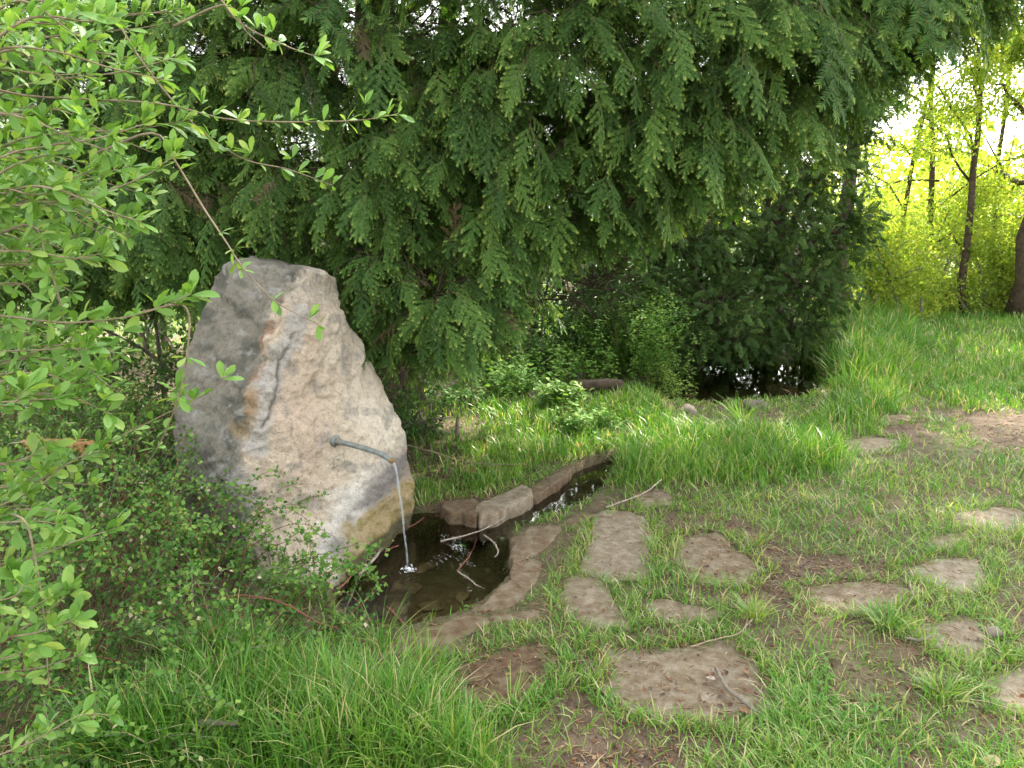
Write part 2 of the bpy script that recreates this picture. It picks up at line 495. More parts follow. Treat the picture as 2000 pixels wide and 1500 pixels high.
cover = np.where(PF[:, 1] > 9, np.maximum(cover, sstep(9, 14, PF[:, 1])), cover)
shade_litter = sstep(-.2, -1.0, PF[:, 0]) * sstep(4.2, 4.8, PF[:, 1]) * sstep(9, 8, PF[:, 1])
cover = cover * (1 - shade_litter)

m, nt, out = new_mat('soil_and_turf')
tc = nt.nodes.new('ShaderNodeTexCoord')
n1 = nt.nodes.new('ShaderNodeTexNoise'); n1.inputs['Scale'].default_value = 9; n1.inputs['Detail'].default_value = 8; n1.inputs['Roughness'].default_value = .7
nt.links.new(tc.outputs['Object'], n1.inputs['Vector'])
soil = ramp(nt, [(.3, (.055, .038, .026)), (.52, (.12, .085, .058)), (.75, (.21, .155, .11))], n1.outputs['Fac'])
n2 = nt.nodes.new('ShaderNodeTexNoise'); n2.inputs['Scale'].default_value = 30; n2.inputs['Detail'].default_value = 5
nt.links.new(tc.outputs['Object'], n2.inputs['Vector'])
turf = ramp(nt, [(.3, (.05, .055, .025)), (.55, (.07, .13, .03)), (.8, (.15, .22, .06))], n2.outputs['Fac'])
at = nt.nodes.new('ShaderNodeAttribute'); at.attribute_name = 'v'
mx = nt.nodes.new('ShaderNodeMix'); mx.data_type = 'RGBA'
nt.links.new(at.outputs['Fac'], mx.inputs['Factor']); nt.links.new(soil, mx.inputs['A']); nt.links.new(turf, mx.inputs['B'])
p = nt.nodes.new('ShaderNodeBsdfPrincipled'); p.inputs['Roughness'].default_value = .9; p.inputs['Specular IOR Level'].default_value = .2
nt.links.new(mx.outputs['Result'], p.inputs['Base Color'])
n3 = nt.nodes.new('ShaderNodeTexNoise'); n3.inputs['Scale'].default_value = 60; n3.inputs['Detail'].default_value = 8
nt.links.new(tc.outputs['Object'], n3.inputs['Vector'])
bp = nt.nodes.new('ShaderNodeBump'); bp.inputs['Strength'].default_value = 1.0; bp.inputs['Distance'].default_value = .02
nt.links.new(n3.outputs['Fac'], bp.inputs['Height']); nt.links.new(bp.outputs[0], p.inputs['Normal'])
nt.links.new(p.outputs[0], out.inputs['Surface'])
M['soil'] = m

acc = Acc()
acc.add(np.stack([GX, GY, GZ], -1).reshape(-1, 3), [quads], cover)
ground = tag(acc.build('ground', M['soil']), 'brown soil and turf around the spring', kind='structure')

# ---------------------------------------------------------------- water
def water_mat(name, tint, ripple, center=None, rough=.02):
    m, nt, out = new_mat(name)
    tc = nt.nodes.new('ShaderNodeTexCoord')
    n = nt.nodes.new('ShaderNodeTexNoise'); n.inputs['Scale'].default_value = ripple; n.inputs['Detail'].default_value = 2
    nt.links.new(tc.outputs['Object'], n.inputs['Vector'])
    h = n.outputs['Fac']
    if center is not None:
        mp = nt.nodes.new('ShaderNodeVectorMath'); mp.operation = 'DISTANCE'
        nt.links.new(tc.outputs['Object'], mp.inputs[0]); mp.inputs[1].default_value = tuple(center)
        k = nt.nodes.new('ShaderNodeMath'); k.operation = 'MULTIPLY'; k.inputs[1].default_value = 190
        nt.links.new(mp.outputs['Value'], k.inputs[0])
        s = nt.nodes.new('ShaderNodeMath'); s.operation = 'SINE'; nt.links.new(k.outputs[0], s.inputs[0])
        mr = nt.nodes.new('ShaderNodeMapRange'); mr.inputs['From Min'].default_value = 0; mr.inputs['From Max'].default_value = .28
        mr.inputs['To Min'].default_value = 2.2; mr.inputs['To Max'].default_value = 0
        nt.links.new(mp.outputs['Value'], mr.inputs['Value'])
        ma = nt.nodes.new('ShaderNodeMath'); ma.operation = 'MULTIPLY_ADD'
        nt.links.new(s.outputs[0], ma.inputs[0]); nt.links.new(mr.outputs[0], ma.inputs[1]); nt.links.new(h, ma.inputs[2])
        h = ma.outputs[0]
    b = nt.nodes.new('ShaderNodeBump'); b.inputs['Strength'].default_value = .11; b.inputs['Distance'].default_value = .004
    nt.links.new(h, b.inputs['Height'])
    gl = nt.nodes.new('ShaderNodeBsdfGlossy'); gl.inputs['Roughness'].default_value = rough
    tr = nt.nodes.new('ShaderNodeBsdfTransparent'); tr.inputs['Color'].default_value = (*tint, 1)
    fr = nt.nodes.new('ShaderNodeFresnel'); fr.inputs['IOR'].default_value = 1.33
    for x in (gl, fr): nt.links.new(b.outputs[0], x.inputs['Normal'])
    ms = nt.nodes.new('ShaderNodeMixShader')
    nt.links.new(fr.outputs[0], ms.inputs[0]); nt.links.new(tr.outputs[0], ms.inputs[1]); nt.links.new(gl.outputs[0], ms.inputs[2])
    nt.links.new(ms.outputs[0], out.inputs['Surface'])
    return m

def water_sheet(name, polys, z, mat, grow=.05, step=.025):
    allp = np.vstack(polys)
    x0, y0 = allp.min(0) - .1; x1, y1 = allp.max(0) + .1
    xs = np.arange(x0, x1, step); ys = np.arange(y0, y1, step)
    X, Y = np.meshgrid(xs, ys); P = np.stack([X.reshape(-1), Y.reshape(-1)], 1)
    ins = np.minimum.reduce([sdist(P, q) for q in polys]).reshape(X.shape) < grow
    ok = ins[:-1, :-1] & ins[:-1, 1:] & ins[1:, 1:] & ins[1:, :-1]
    ii = np.arange(X.size).reshape(X.shape)
    Q = np.stack([ii[:-1, :-1][ok], ii[:-1, 1:][ok], ii[1:, 1:][ok], ii[1:, :-1][ok]], 1)
    used = np.unique(Q); remap = np.zeros(X.size, int); remap[used] = np.arange(len(used))
    V = np.stack([P[used, 0], P[used, 1], np.full(len(used), z)], 1)
    a = Acc(); a.add(V, [remap[Q]], .5)
    return a.build(name, mat)

JET_HIT = G(797, 1112, WATER_Z)
M['pool_water'] = water_mat('pool_water', (.88, .85, .72), 14, JET_HIT)
M['pond_water'] = water_mat('pond_water', (.70, .64, .46), 10)
tag(water_sheet('pool_water', [POOL, CHANNEL], WATER_Z, M['pool_water']), 'clear brown water of the spring pool and its channel', kind='structure')
tag(water_sheet('pond_water', [POND], -.1, M['pond_water'], .3, .06), 'dark still water of the far pond in the shade', kind='structure')

# ---------------------------------------------------------------- stones
M['flag'] = rough_mat('flagstone', [(.0, (.075, .050, .032)), (.22, (.125, .080, .047)), (.42, (.16, .120, .076)), (.7, (.24, .20, .145)), (1, (.33, .30, .25))],
                      scale=17, detail=12, rough=.82, bump=1.0, bscale=30, attr=1.6, dist=.02)
M['bed'] = rough_mat('wet_bed_stone', [(.3, (.08, .065, .035)), (.55, (.17, .14, .08)), (.75, (.28, .23, .14))], scale=8, rough=.5, bump=.5)

def slab(name, poly, ztop, thick, mat, v, parent=None, seed=0, n=72, rough=.011, jag=.03):
    c = poly.mean(0)
    t_ = np.arange(n) * len(poly) / n
    lin = np.array([poly[int(q)] * (1 - q % 1) + poly[(int(q) + 1) % len(poly)] * (q % 1) for q in t_])
    out = .45 * catmull(poly, n, closed=True) + .55 * lin
    k = np.arange(n)
    ang = k * 2 * math.pi / n
    rad = out - c
    ln = np.linalg.norm(rad, axis=1, keepdims=True)
    jit = (fnoise(out[:, 0] * 14, out[:, 1] * 14, 40 + seed, 4) - .5) * 2.6 * jag
    out = out + rad / ln * jit[:, None]
    rings = [(.2, 0), (.4, 0), (.6, 0), (.78, 0), (.9, -.001), (.965, -.005), (1.0, -.016), (1.01, -thick * .6), (.98, -thick)]
    V = [[c[0], c[1], 0]]
    for r, dz in rings:
        q = c + (out - c) * r
        for a in q: V.append([a[0], a[1], dz])
    V = np.array(V)
    top = V[:, 2] > -.02
    nz = (fnoise(V[:, 0] * 6, V[:, 1] * 6, 70 + seed, 4) - .5) * rough * 2.4 + (fnoise(V[:, 0] * 30, V[:, 1] * 30, 90 + seed, 2) - .5) * rough * .7
    V[:, 2] += np.where(top, nz, 0) + ztop
    F4 = []; F3 = []
    for j in range(n):
        F3.append([0, 1 + j, 1 + (j + 1) % n])
    for r in range(len(rings) - 1):
        b = 1 + r * n
        for j in range(n):
            j2 = (j + 1) % n
            F4.append([b + j, b + n + j, b + n + j2, b + j2])
    a = Acc(); a.add(V, [np.array(F3), np.array(F4)], v)
    return a.build(name, mat, parent)

for i, (pp, zt, v, lab) in enumerate(FLAGS):
    o = slab('flagstone', FLAGPOLY[i], zt * .3 - .001, .07, M['flag'], v + (.03 if v > .3 else 0), seed=i)
    tag(o, lab, 'flagstone', 'flagstones of the path set in the grass')

basin_c = POOL.mean(0)
basin = empty('stone_basin', (basin_c[0], basin_c[1], 0), 'ring of rough brown stones edging the spring pool and channel', 'basin')
for i, (pp, zt, v) in enumerate(RIM):
    slab('rim_stone', RIMPOLY[i], zt, .3 if i < 4 else .16, M['flag'], v, basin, seed=30 + i, rough=.012)

def pebble(name, c, r, mat, v=.5, parent=None, seed=0, flat=.5, sub=(14, 9), amp=.25):
    nu, nv = sub
    V = [[0, 0, 1.0]]
    for j in range(1, nv):
        th = math.pi * j / nv
        for i in range(nu):
            ph = 2 * math.pi * i / nu
            V.append([math.sin(th) * math.cos(ph), math.sin(th) * math.sin(ph), math.cos(th)])
    V.append([0, 0, -1.0]); V = np.array(V)
    for k in range(len(V)):
        d = Vector(V[k]) * 1.3 + Vector((seed * 3.1, seed * 1.7, 0))
        V[k] *= 1 + amp * mnoise.noise(d) * 1.6 + amp * .5 * mnoise.noise(d * 2.7)
    rot = seed * 2.4
    ca, sa = math.cos(rot), math.sin(rot)
    V = V * np.array([1.0, .72, flat]) * r
    V = np.stack([V[:, 0] * ca - V[:, 1] * sa, V[:, 0] * sa + V[:, 1] * ca, V[:, 2]], 1) + np.asarray(c)
    F3 = [[0, 1 + i, 1 + (i + 1) % nu] for i in range(nu)]
    F4 = []
    for j in range(nv - 2):
        b = 1 + j * nu
        for i in range(nu): F4.append([b + i, b + nu + i, b + nu + (i + 1) % nu, b + (i + 1) % nu])
    b = 1 + (nv - 2) * nu; e = len(V) - 1
    F3 += [[b + i, e, b + (i + 1) % nu] for i in range(nu)]
    a = Acc(); a.add(V, [np.array(F3), np.array(F4)], v)
    return a.build(name, mat, parent)

for i, (a, b, r) in enumerate([(770, 1195, .07), (840, 1185, .055), (850, 1215, .06), (905, 1165, .05), (830, 1110, .06), (740, 1150, .09), (800, 1150, .06),
                               (905, 1085, .05), (960, 1110, .05), (930, 1200, .07), (790, 1085, .05), (870, 1060, .055)]):
    pebble('bed_stone', G(a, b, -.30), r * 1.25, M['bed'], .5, basin, 50 + i, .3, amp=.4)
# ================================================================ the boulder with its spout
ROWS = [
    [(437, 521, 4.15), (482, 514, 4.0), (556, 533, 3.74), (600, 530, 3.82), (636, 536, 3.95), (652, 548, 4.1)],
    [(414, 575, 4.12), (470, 570, 3.88), (545, 582, 3.64), (600, 590, 3.72), (642, 592, 3.88), (661, 600, 4.08)],
    [(385, 650, 4.1), (455, 650, 3.8), (528, 655, 3.57), (600, 660, 3.67), (660, 662, 3.86), (697, 652, 4.1)],
    [(355, 740, 4.1), (430, 745, 3.75), (503, 745, 3.5), (590, 750, 3.61), (680, 752, 3.84), (742, 745, 4.1)],
    [(342, 830, 4.05), (410, 838, 3.7), (488, 840, 3.45), (590, 848, 3.56), (700, 848, 3.8), (785, 842, 4.08)],
    [(350, 910, 4.0), (402, 925, 3.66), (468, 930, 3.42), (580, 938, 3.51), (710, 938, 3.75), (805, 920, 4.08)],
    [(362, 985, 3.95), (410, 1000, 3.62), (476, 1010, 3.4), (585, 1028, 3.45), (712, 1018, 3.66), (800, 975, 4.07)],
]
ctrl = []
for r in ROWS:
    q = [D(*c) for c in r]
    q.append(q[5] + np.array([-.22, .42, 0])); q.append(q[0] + np.array([.16, .34, 0]))
    ctrl.append(q)
base = [G(372, 1050), G(432, 1092), G(520, 1138), G(612, 1142), G(702, 1090), G(802, 1004)]
base.append(base[5] + np.array([-.25, .45, 0])); base.append(base[0] + np.array([.15, .4, 0]))
ctrl.append(base)
ctrl.append([b + np.array([0, 0, -.4]) for b in base])
ctrl = np.array(ctrl)                      # rows, 8 columns, 3
NR, NC = 250, 310
colsm = np.array([0.4 * catmull(c, NC, True) + 0.6 * np.array([(c[int(t) % 8] * (1 - (t % 1)) + c[(int(t) + 1) % 8] * (t % 1)) for t in np.arange(NC) * 8 / NC]) for c in ctrl])
body = np.zeros((NR, NC, 3))
for j in range(NC):
    cc = colsm[:, j]
    lin = np.array([cc[min(int(t), 7)] * (1 - (t - min(int(t), 7))) + cc[min(int(t), 7) + 1] * (t - min(int(t), 7)) for t in np.linspace(0, 8, NR)])
    body[:, j] = .6 * catmull(cc, NR) + .4 * lin
cen = body[0].mean(0)
cap = []
for k, s in enumerate([.12, .3, .5, .68, .82, .92, .98]):
    q = cen + (body[0] - cen) * s
    q[:, 2] = body[0][:, 2] * s + (body[0][:, 2].mean() + .02) * (1 - s) + .010 * (1 - s ** 4)
    cap.append(q)
grid = np.concatenate([np.array(cap), body])
nr = len(grid)
idx = np.arange(nr * NC).reshape(nr, NC)
Q = np.stack([idx[:-1], np.roll(idx[:-1], -1, 1), np.roll(idx[1:], -1, 1), idx[1:]], -1).reshape(-1, 4)
V = grid.reshape(-1, 3)
V = np.vstack([V, cap[0].mean(0)])
tri = np.stack([idx[0], np.full(NC, len(V) - 1), np.roll(idx[0], -1)], 1)
# normals from the grid
du = np.roll(grid, -1, 1) - np.roll(grid, 1, 1)
dv = np.gradient(grid, axis=0)
NRM = norm(np.cross(dv, du)).reshape(-1, 3)
if (NRM * (V[:-1] - V[:-1].mean(0))).sum() < 0: NRM = -NRM
px = proj(V)
X, Y = px[:, 0], px[:, 1]

def polyl(pts, X, Y):
    """Distance in photograph units to a line drawn on the stone."""
    d = np.full(len(X), 1e9)
    for (a, b), (c, e) in zip(pts[:-1], pts[1:]):
        ex, ey = c - a, e - b
        t = np.clip(((X - a) * ex + (Y - b) * ey) / (ex * ex + ey * ey), 0, 1)
        d = np.minimum(d, np.hypot(X - a - t * ex, Y - b - t * ey))
    return d

front = np.concatenate([NRM[:, 1], [0]]) < .3
disp = np.zeros(len(V))
for k in range(len(V) - 1):
    q = Vector(V[k])
    disp[k] = .034 * mnoise.noise(q * 3.0) + .024 * mnoise.noise(q * 7.5) + .011 * mnoise.noise(q * 19) + .006 * mnoise.noise(q * 45) + .003 * mnoise.noise(q * 90) + .007 * (1 - abs(mnoise.noise(q * 14)) * 2)
CRACK = [(572, 655), (566, 680), (546, 705), (542, 745), (536, 780), (524, 815), (512, 835)]
wob = (fnoise(X / 22, Y / 22, 8, 4) - .5) * 26 + (fnoise(X / 5, Y / 5, 9, 2) - .5) * 9
dcrack = polyl(CRACK, X + wob * .35, Y + wob * .2)
disp -= np.where(front, .016 * np.exp(-(dcrack / 4) ** 2), 0)
# a proud pale shelf left of the crack, chipped edge along the ridge
dridge = polyl([(545, 600), (528, 655), (503, 745), (488, 840), (470, 930)], X, Y)
disp += np.where(front, .012 * np.exp(-(dridge / 14) ** 2) * (fnoise(X / 22, Y / 22, 4) * 2 - .6), 0)
drust = polyl([(455, 835), (470, 850), (488, 830), (496, 770)], X + wob, Y + wob)
disp -= np.where(front, .016 * np.exp(-(polyl([(462, 838), (478, 846)], X, Y) / 18) ** 2), 0)
V[:-1] += NRM * disp[:-1, None]

# colour of the stone: lichen, rust, lime and moss where they grow on it
fn = lambda s, o, k=3: fnoise(X / s, Y / s, o, k)
col = np.zeros((len(V), 3))
TAN = np.array([.55, .465, .365]); CREAM = np.array([.66, .595, .495]); PINK = np.array([.53, .415, .325])
col[:] = TAN
def lay(c, w):
    w = np.clip(w, 0, 1)[:, None]
    col[:] = col * (1 - w) + np.asarray(c) * w
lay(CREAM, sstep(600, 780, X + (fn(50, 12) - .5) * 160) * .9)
lay(PINK, np.exp(-((X - 585) / 55) ** 2) * sstep(560, 700, Y) * sstep(1050, 900, Y) * fn(40, 13) * 1.1)
lay((.42, .38, .32), sstep(640, 560, Y + (fn(40, 14) - .5) * 80) * .7)                               # weathered head
lay((.27, .26, .24), sstep(.58, .74, fn(26, 15, 4)) * .55)                                             # grey blotches
streak = fnoise(X / 9, Y / 70, 16, 3)
lay((.16, .14, .125), sstep(.62, .80, streak) * sstep(.5, .68, fn(30, 17)) * .4)                       # dark runs
lay((.62, .58, .51), sstep(.56, .72, fn(16, 18, 4)) * sstep(900, 1000, Y) * sstep(560, 640, X) * .8)      # lime
lay((.68, .66, .61), sstep(55, 20, polyl([(690, 990), (672, 1040), (650, 1075)], X + wob, Y + wob)) * .75)
lay((.68, .66, .61), sstep(50, 20, polyl([(720, 955), (770, 930), (790, 965)], X + wob, Y + wob)) * .6)
# grey lichen side
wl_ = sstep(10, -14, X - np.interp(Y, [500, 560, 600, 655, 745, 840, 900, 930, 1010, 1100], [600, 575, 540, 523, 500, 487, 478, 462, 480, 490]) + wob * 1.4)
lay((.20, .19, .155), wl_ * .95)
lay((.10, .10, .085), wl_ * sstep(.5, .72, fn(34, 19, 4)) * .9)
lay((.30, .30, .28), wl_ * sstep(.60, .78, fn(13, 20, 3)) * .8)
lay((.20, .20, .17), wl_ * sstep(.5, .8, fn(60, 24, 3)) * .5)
# pale band between ridge and crack
band = polyl([(590, 620), (570, 660), (535, 720), (510, 790), (500, 870)], X + wob, Y + wob)
lay((.43, .41, .385), sstep(30, 14, band) * .85)
lay((.32, .31, .295), sstep(60, 25, polyl([(455, 950), (465, 985)], X + wob, Y + wob)) * .85)
rust = polyl([(545, 590), (520, 660), (498, 745), (486, 820), (470, 850)], X + wob * .8, Y)
lay((.25, .145, .085), sstep(15, 3, rust) * sstep(.35, .65, fn(18, 21)) * .75)
lay((.33, .24, .13), sstep(18, 6, drust) * .6)
lay((.035, .03, .028), np.exp(-(dcrack / 2.2) ** 2) * .6 * sstep(.2, .45, fn(15, 44)))
# splash zone: dark wet rim, ochre moss and algae below
foot = np.interp(X, [560, 620, 700, 800], [1200, 1142, 1092, 1004])
hgt = foot - Y
moss = sstep(96, 60, hgt + (fn(24, 22) - .5) * 60) * sstep(640, 690, X)
dark = np.exp(-((hgt - 100 + (fn(20, 23) - .5) * 50) / 26) ** 2) * sstep(640, 720, X)
lay((.20, .17, .155), sstep(170, 120, hgt) * sstep(690, 740, X) * .65)
lay((.12, .11, .11), dark * .7)
lay((.31, .235, .11), moss * .85)
lay((.20, .17, .045), moss * sstep(.5, .7, fn(11, 25)) * .7)
lay((.045, .045, .02), sstep(14, 2, hgt) * sstep(640, 690, X) * .85)
lay((.20, .195, .185), np.exp(-((X - 655) ** 2 + (Y - 1068) ** 2) / 26 ** 2) * .9)

m, nt, out = new_mat('boulder_sandstone')
ca = nt.nodes.new('ShaderNodeAttribute'); ca.attribute_name = 'stain'
tc = nt.nodes.new('ShaderNodeTexCoord')
n1 = nt.nodes.new('ShaderNodeTexNoise'); n1.inputs['Scale'].default_value = 48; n1.inputs['Detail'].default_value = 10; n1.inputs['Roughness'].default_value = .7
nt.links.new(tc.outputs['Object'], n1.inputs['Vector'])
g = ramp(nt, [(.28, (.5, .48, .46)), (.45, (.92, .92, .92)), (.62, (1.06, 1.05, 1.04)), (.8, (1.3, 1.3, 1.28))], n1.outputs['Fac'])
mx = nt.nodes.new('ShaderNodeMix'); mx.data_type = 'RGBA'; mx.blend_type = 'MULTIPLY'; mx.inputs['Factor'].default_value = 1
nt.links.new(ca.outputs['Color'], mx.inputs['A']); nt.links.new(g, mx.inputs['B'])
vo = nt.nodes.new('ShaderNodeTexNoise'); vo.inputs['Scale'].default_value = 130; vo.inputs['Detail'].default_value = 3
nt.links.new(tc.outputs['Object'], vo.inputs['Vector'])
sp = ramp(nt, [(.30, (.35, .33, .31)), (.40, (1, 1, 1))], vo.outputs['Fac'])
mx2 = nt.nodes.new('ShaderNodeMix'); mx2.data_type = 'RGBA'; mx2.blend_type = 'MULTIPLY'; mx2.inputs['Factor'].default_value = .8
nt.links.new(mx.outputs['Result'], mx2.inputs['A']); nt.links.new(sp, mx2.inputs['B'])
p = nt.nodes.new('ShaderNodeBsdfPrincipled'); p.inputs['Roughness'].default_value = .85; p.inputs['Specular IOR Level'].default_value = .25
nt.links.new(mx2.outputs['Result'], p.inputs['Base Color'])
n3 = nt.nodes.new('ShaderNodeTexNoise'); n3.inputs['Scale'].default_value = 38; n3.inputs['Detail'].default_value = 9; n3.inputs['Roughness'].default_value = .72
nt.links.new(tc.outputs['Object'], n3.inputs['Vector'])
bp = nt.nodes.new('ShaderNodeBump'); bp.inputs['Strength'].default_value = 1.0; bp.inputs['Distance'].default_value = .022
nt.links.new(n3.outputs['Fac'], bp.inputs['Height']); nt.links.new(bp.outputs[0], p.inputs['Normal'])
nt.links.new(p.outputs[0], out.inputs['Surface'])
M['boulder'] = m
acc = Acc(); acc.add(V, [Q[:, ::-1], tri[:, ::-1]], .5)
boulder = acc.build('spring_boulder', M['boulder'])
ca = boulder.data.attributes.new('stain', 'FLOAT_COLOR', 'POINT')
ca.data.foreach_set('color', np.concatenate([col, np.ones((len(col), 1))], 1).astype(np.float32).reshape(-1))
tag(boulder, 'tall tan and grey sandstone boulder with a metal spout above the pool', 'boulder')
BV = V

def on_stone(pxx, pyy):
    """Nearest surface vertex of the boulder front at a place of the photograph."""
    pp = proj(BV); d = np.hypot(pp[:, 0] - pxx, pp[:, 1] - pyy) + np.where(BV[:, 1] > 4.2, 1e3, 0)
    nrm = np.concatenate([NRM, [[0, 0, 1]]])
    d = d + np.where(nrm[:, 1] > .2, 1e3, 0)
    k = int(np.argmin(d)); return BV[k].copy(), nrm[k].copy()

# the spout
M['zinc'] = rough_mat('weathered_galvanised_pipe', [(.3, (.085, .10, .095)), (.5, (.15, .172, .16)), (.75, (.27, .285, .27))], scale=40, rough=.5, bump=.25, spec=.5)
M['rust'] = rough_mat('rusty_pipe_end', [(.3, (.09, .05, .02)), (.7, (.27, .17, .07))], scale=60, rough=.8)
s0, sn = on_stone(658, 861)
tip = D(764, 899, s0[1] - .12)
mid = D(722, 879, s0[1] - .08)
p0 = s0 - norm(mid - s0) * .05
pts = catmull([p0, s0, .5 * (s0 + mid) + [0, 0, .002], mid, D(742, 886, s0[1] - .1), D(757, 895, s0[1] - .115), tip], 30)
a = Acc(); tube(a, pts, .0135, 14)
spout = a.build('spout_pipe', M['zinc'], boulder)
d0 = norm(mid - s0)
a = Acc(); tube(a, [s0 - d0 * .03, s0 + d0 * .004, s0 + d0 * .006], [.031, .031, .026], 20)
a.build('mounting_flange', M['zinc'], spout)
a = Acc(); tube(a, [s0 + d0 * .004, s0 + d0 * .012, s0 + d0 * .014, s0 + d0 * .022], [.0185, .0185, .0165, .0165], 16)
a.build('collar', M['bark_grey'], spout)
d1 = norm(pts[-1] - pts[-3])
a = Acc(); tube(a, [tip - d1 * .004, tip + d1 * .006, tip + d1 * .014 + [0, 0, -.004]], [.0142, .0146, .009], 12)
a.build('rusty_tip', M['rust'], spout)
# faded painted mark below the spout
M['faded_green'] = rough_mat('faded_green_paint', [(.35, (.24, .27, .20)), (.6, (.20, .30, .22)), (.75, (.13, .30, .22))], scale=30, rough=.8)
q = [(651, 893), (670, 885), (672, 904), (653, 915)]
qs = []
for a_, b_ in q:
    s, n = on_stone(a_, b_); qs.append(s + n * .003)
a = Acc()
for i in range(4):
    u, w = qs[i], qs[(i + 1) % 4]
    tube(a, np.linspace(u, w, 6), .0016, 5)
tube(a, [qs[0] * .7 + qs[2] * .3, qs[0] * .45 + qs[2] * .55], [.003, .005], 6)
a.build('painted_mark', M['faded_green'], boulder)

# water jet
m, nt, out = new_mat('falling_water')
gl = nt.nodes.new('ShaderNodeBsdfPrincipled'); gl.inputs['Roughness'].default_value = .12; gl.inputs['Base Color'].default_value = (.75, .78, .82, 1)
tr = nt.nodes.new('ShaderNodeBsdfTransparent'); tr.inputs['Color'].default_value = (.93, .95, .97, 1)
ms = nt.nodes.new('ShaderNodeMixShader'); ms.inputs[0].default_value = .12
nt.links.new(tr.outputs[0], ms.inputs[1]); nt.links.new(gl.outputs[0], ms.inputs[2])
nt.links.new(ms.outputs[0], out.inputs['Surface'])
M['jet'] = m
t = np.linspace(0, 1, 40)
j0 = tip + d1 * .008
jp = np.stack([j0[0] + (JET_HIT[0] - j0[0]) * t ** .55, j0[1] + (JET_HIT[1] - j0[1]) * t ** .55, j0[2] + (WATER_Z - j0[2]) * t], 1)
a = Acc()
tube(a, jp, .0058 - .002 * t + .0016 * np.sin(t * 37) + .001 * np.sin(t * 83), 10)
tube(a, jp + np.stack([.003 * np.sin(t * 17), .003 * np.cos(t * 15), 0 * t], 1), .0035 + .001 * np.sin(t * 51), 7)
jet = tag(a.build('water_jet', M['jet']), 'thin stream of water falling from the spout into the pool', 'water jet')
M['foam'] = rough_mat('foam_bubbles', [(.3, (.62, .64, .70)), (.7, (.80, .82, .86))], scale=80, rough=.25, spec=.6)
a = Acc()
for k in range(110):
    r = abs(random.gauss(0, .021)); th = random.uniform(0, 6.283)
    c = JET_HIT + np.array([math.cos(th) * r, math.sin(th) * r, max(0, .009 - r * .4) * random.random()])
    s = random.uniform(.0015, .0036)
    tube(a, [c - [0, 0, s], c - [0, 0, s * .5], c + [0, 0, s * .5], c + [0, 0, s]], [s * .2, s, s, s * .2], 6)
tag(a.build('splash_foam', M['foam'], jet), kind='stuff')
# ================================================================ the yew
def frond_mesh(name, seed, mats, L=.34, dense=1.0, needle=.019, wide=.0032, light=0.0, gap=.0039):
    rng = np.random.default_rng(seed)
    a = Acc()
    t = np.linspace(0, 1, 9)
    bend = rng.uniform(.10, .22)
    sway = rng.uniform(-.05, .05)
    rach = np.stack([sway * t * t * L * 2, L * t, -bend * L * t * t], 1)
    tube(a, rach, .0022 - .0014 * t, 3, mat=1, cap=False)
    shoots = [(rach[3:], .9)]
    n = int(rng.integers(11, 14) * dense)
    for k in range(n):
        f = .10 + .86 * k / n
        i = f * 8; i0 = int(i)
        p = rach[i0] * (1 - (i - i0)) + rach[min(i0 + 1, 8)] * (i - i0)
        side = 1 if k % 2 else -1
        ln = L * (.30 - .17 * f) * rng.uniform(.7, 1.3)
        an = math.radians(rng.uniform(36, 58))
        d = np.array([side * math.sin(an), math.cos(an), rng.uniform(-.2, .05)])
        s = np.linspace(0, 1, 5)
        c = p + d * (s[:, None] * ln) + np.array([0, 0, -1]) * (s[:, None] ** 2 * ln * rng.uniform(.15, .55))
        tube(a, c, .0013 - .0007 * s, 3, mat=1, cap=False)
        shoots.append((c, rng.uniform(.55, 1.0)))
    P, A, N, S, Vv = [], [], [], [], []
    for c, new in shoots:
        seg = np.linalg.norm(np.diff(c, axis=0), axis=1); tot = seg.sum()
        cnt = max(8, int(tot / gap))
        cum = np.concatenate([[0], np.cumsum(seg)]) / tot
        for q in range(cnt):
            u = (q + .5) / cnt
            pos = np.array([np.interp(u, cum, c[:, z]) for z in range(3)])
            k = min(int(np.searchsorted(cum, u)), len(c) - 1); k = max(k, 1)
            dr = norm(c[k] - c[k - 1])
            sd_ = norm(np.cross(dr, [0, 0, 1]))
            for sgn in (-1, 1):
                tipf = max(0, (u - .72) / .28)
                ang = math.radians(62 - 30 * tipf + rng.uniform(-10, 10))
                ax = dr * math.cos(ang) + sd_ * sgn * math.sin(ang) + np.array([0, 0, rng.uniform(-.12, .22)])
                P.append(pos); A.append(ax); N.append([0, 0, 1] + rng.normal(size=3) * .35)
                S.append(needle * rng.uniform(.8, 1.15) * (1 - .3 * tipf))
                Vv.append(np.clip(.28 + rng.uniform(-.1, .12) + light + new * .55 * tipf ** 1.3, 0, 1))
    W = np.full(len(P), wide)
    T = np.array([[-.35, 0, 0], [-.5, .5, 0], [0, 1, -.06], [.5, .5, 0], [.35, 0, 0]])
    scatter(a, T, [np.array([[0, 1, 3, 4]]), np.array([[1, 2, 3]])], np.array(P), np.array(A), np.array(N), np.array(S), np.array(Vv), W=W)
    return a.mesh(name, mats, smooth=False)

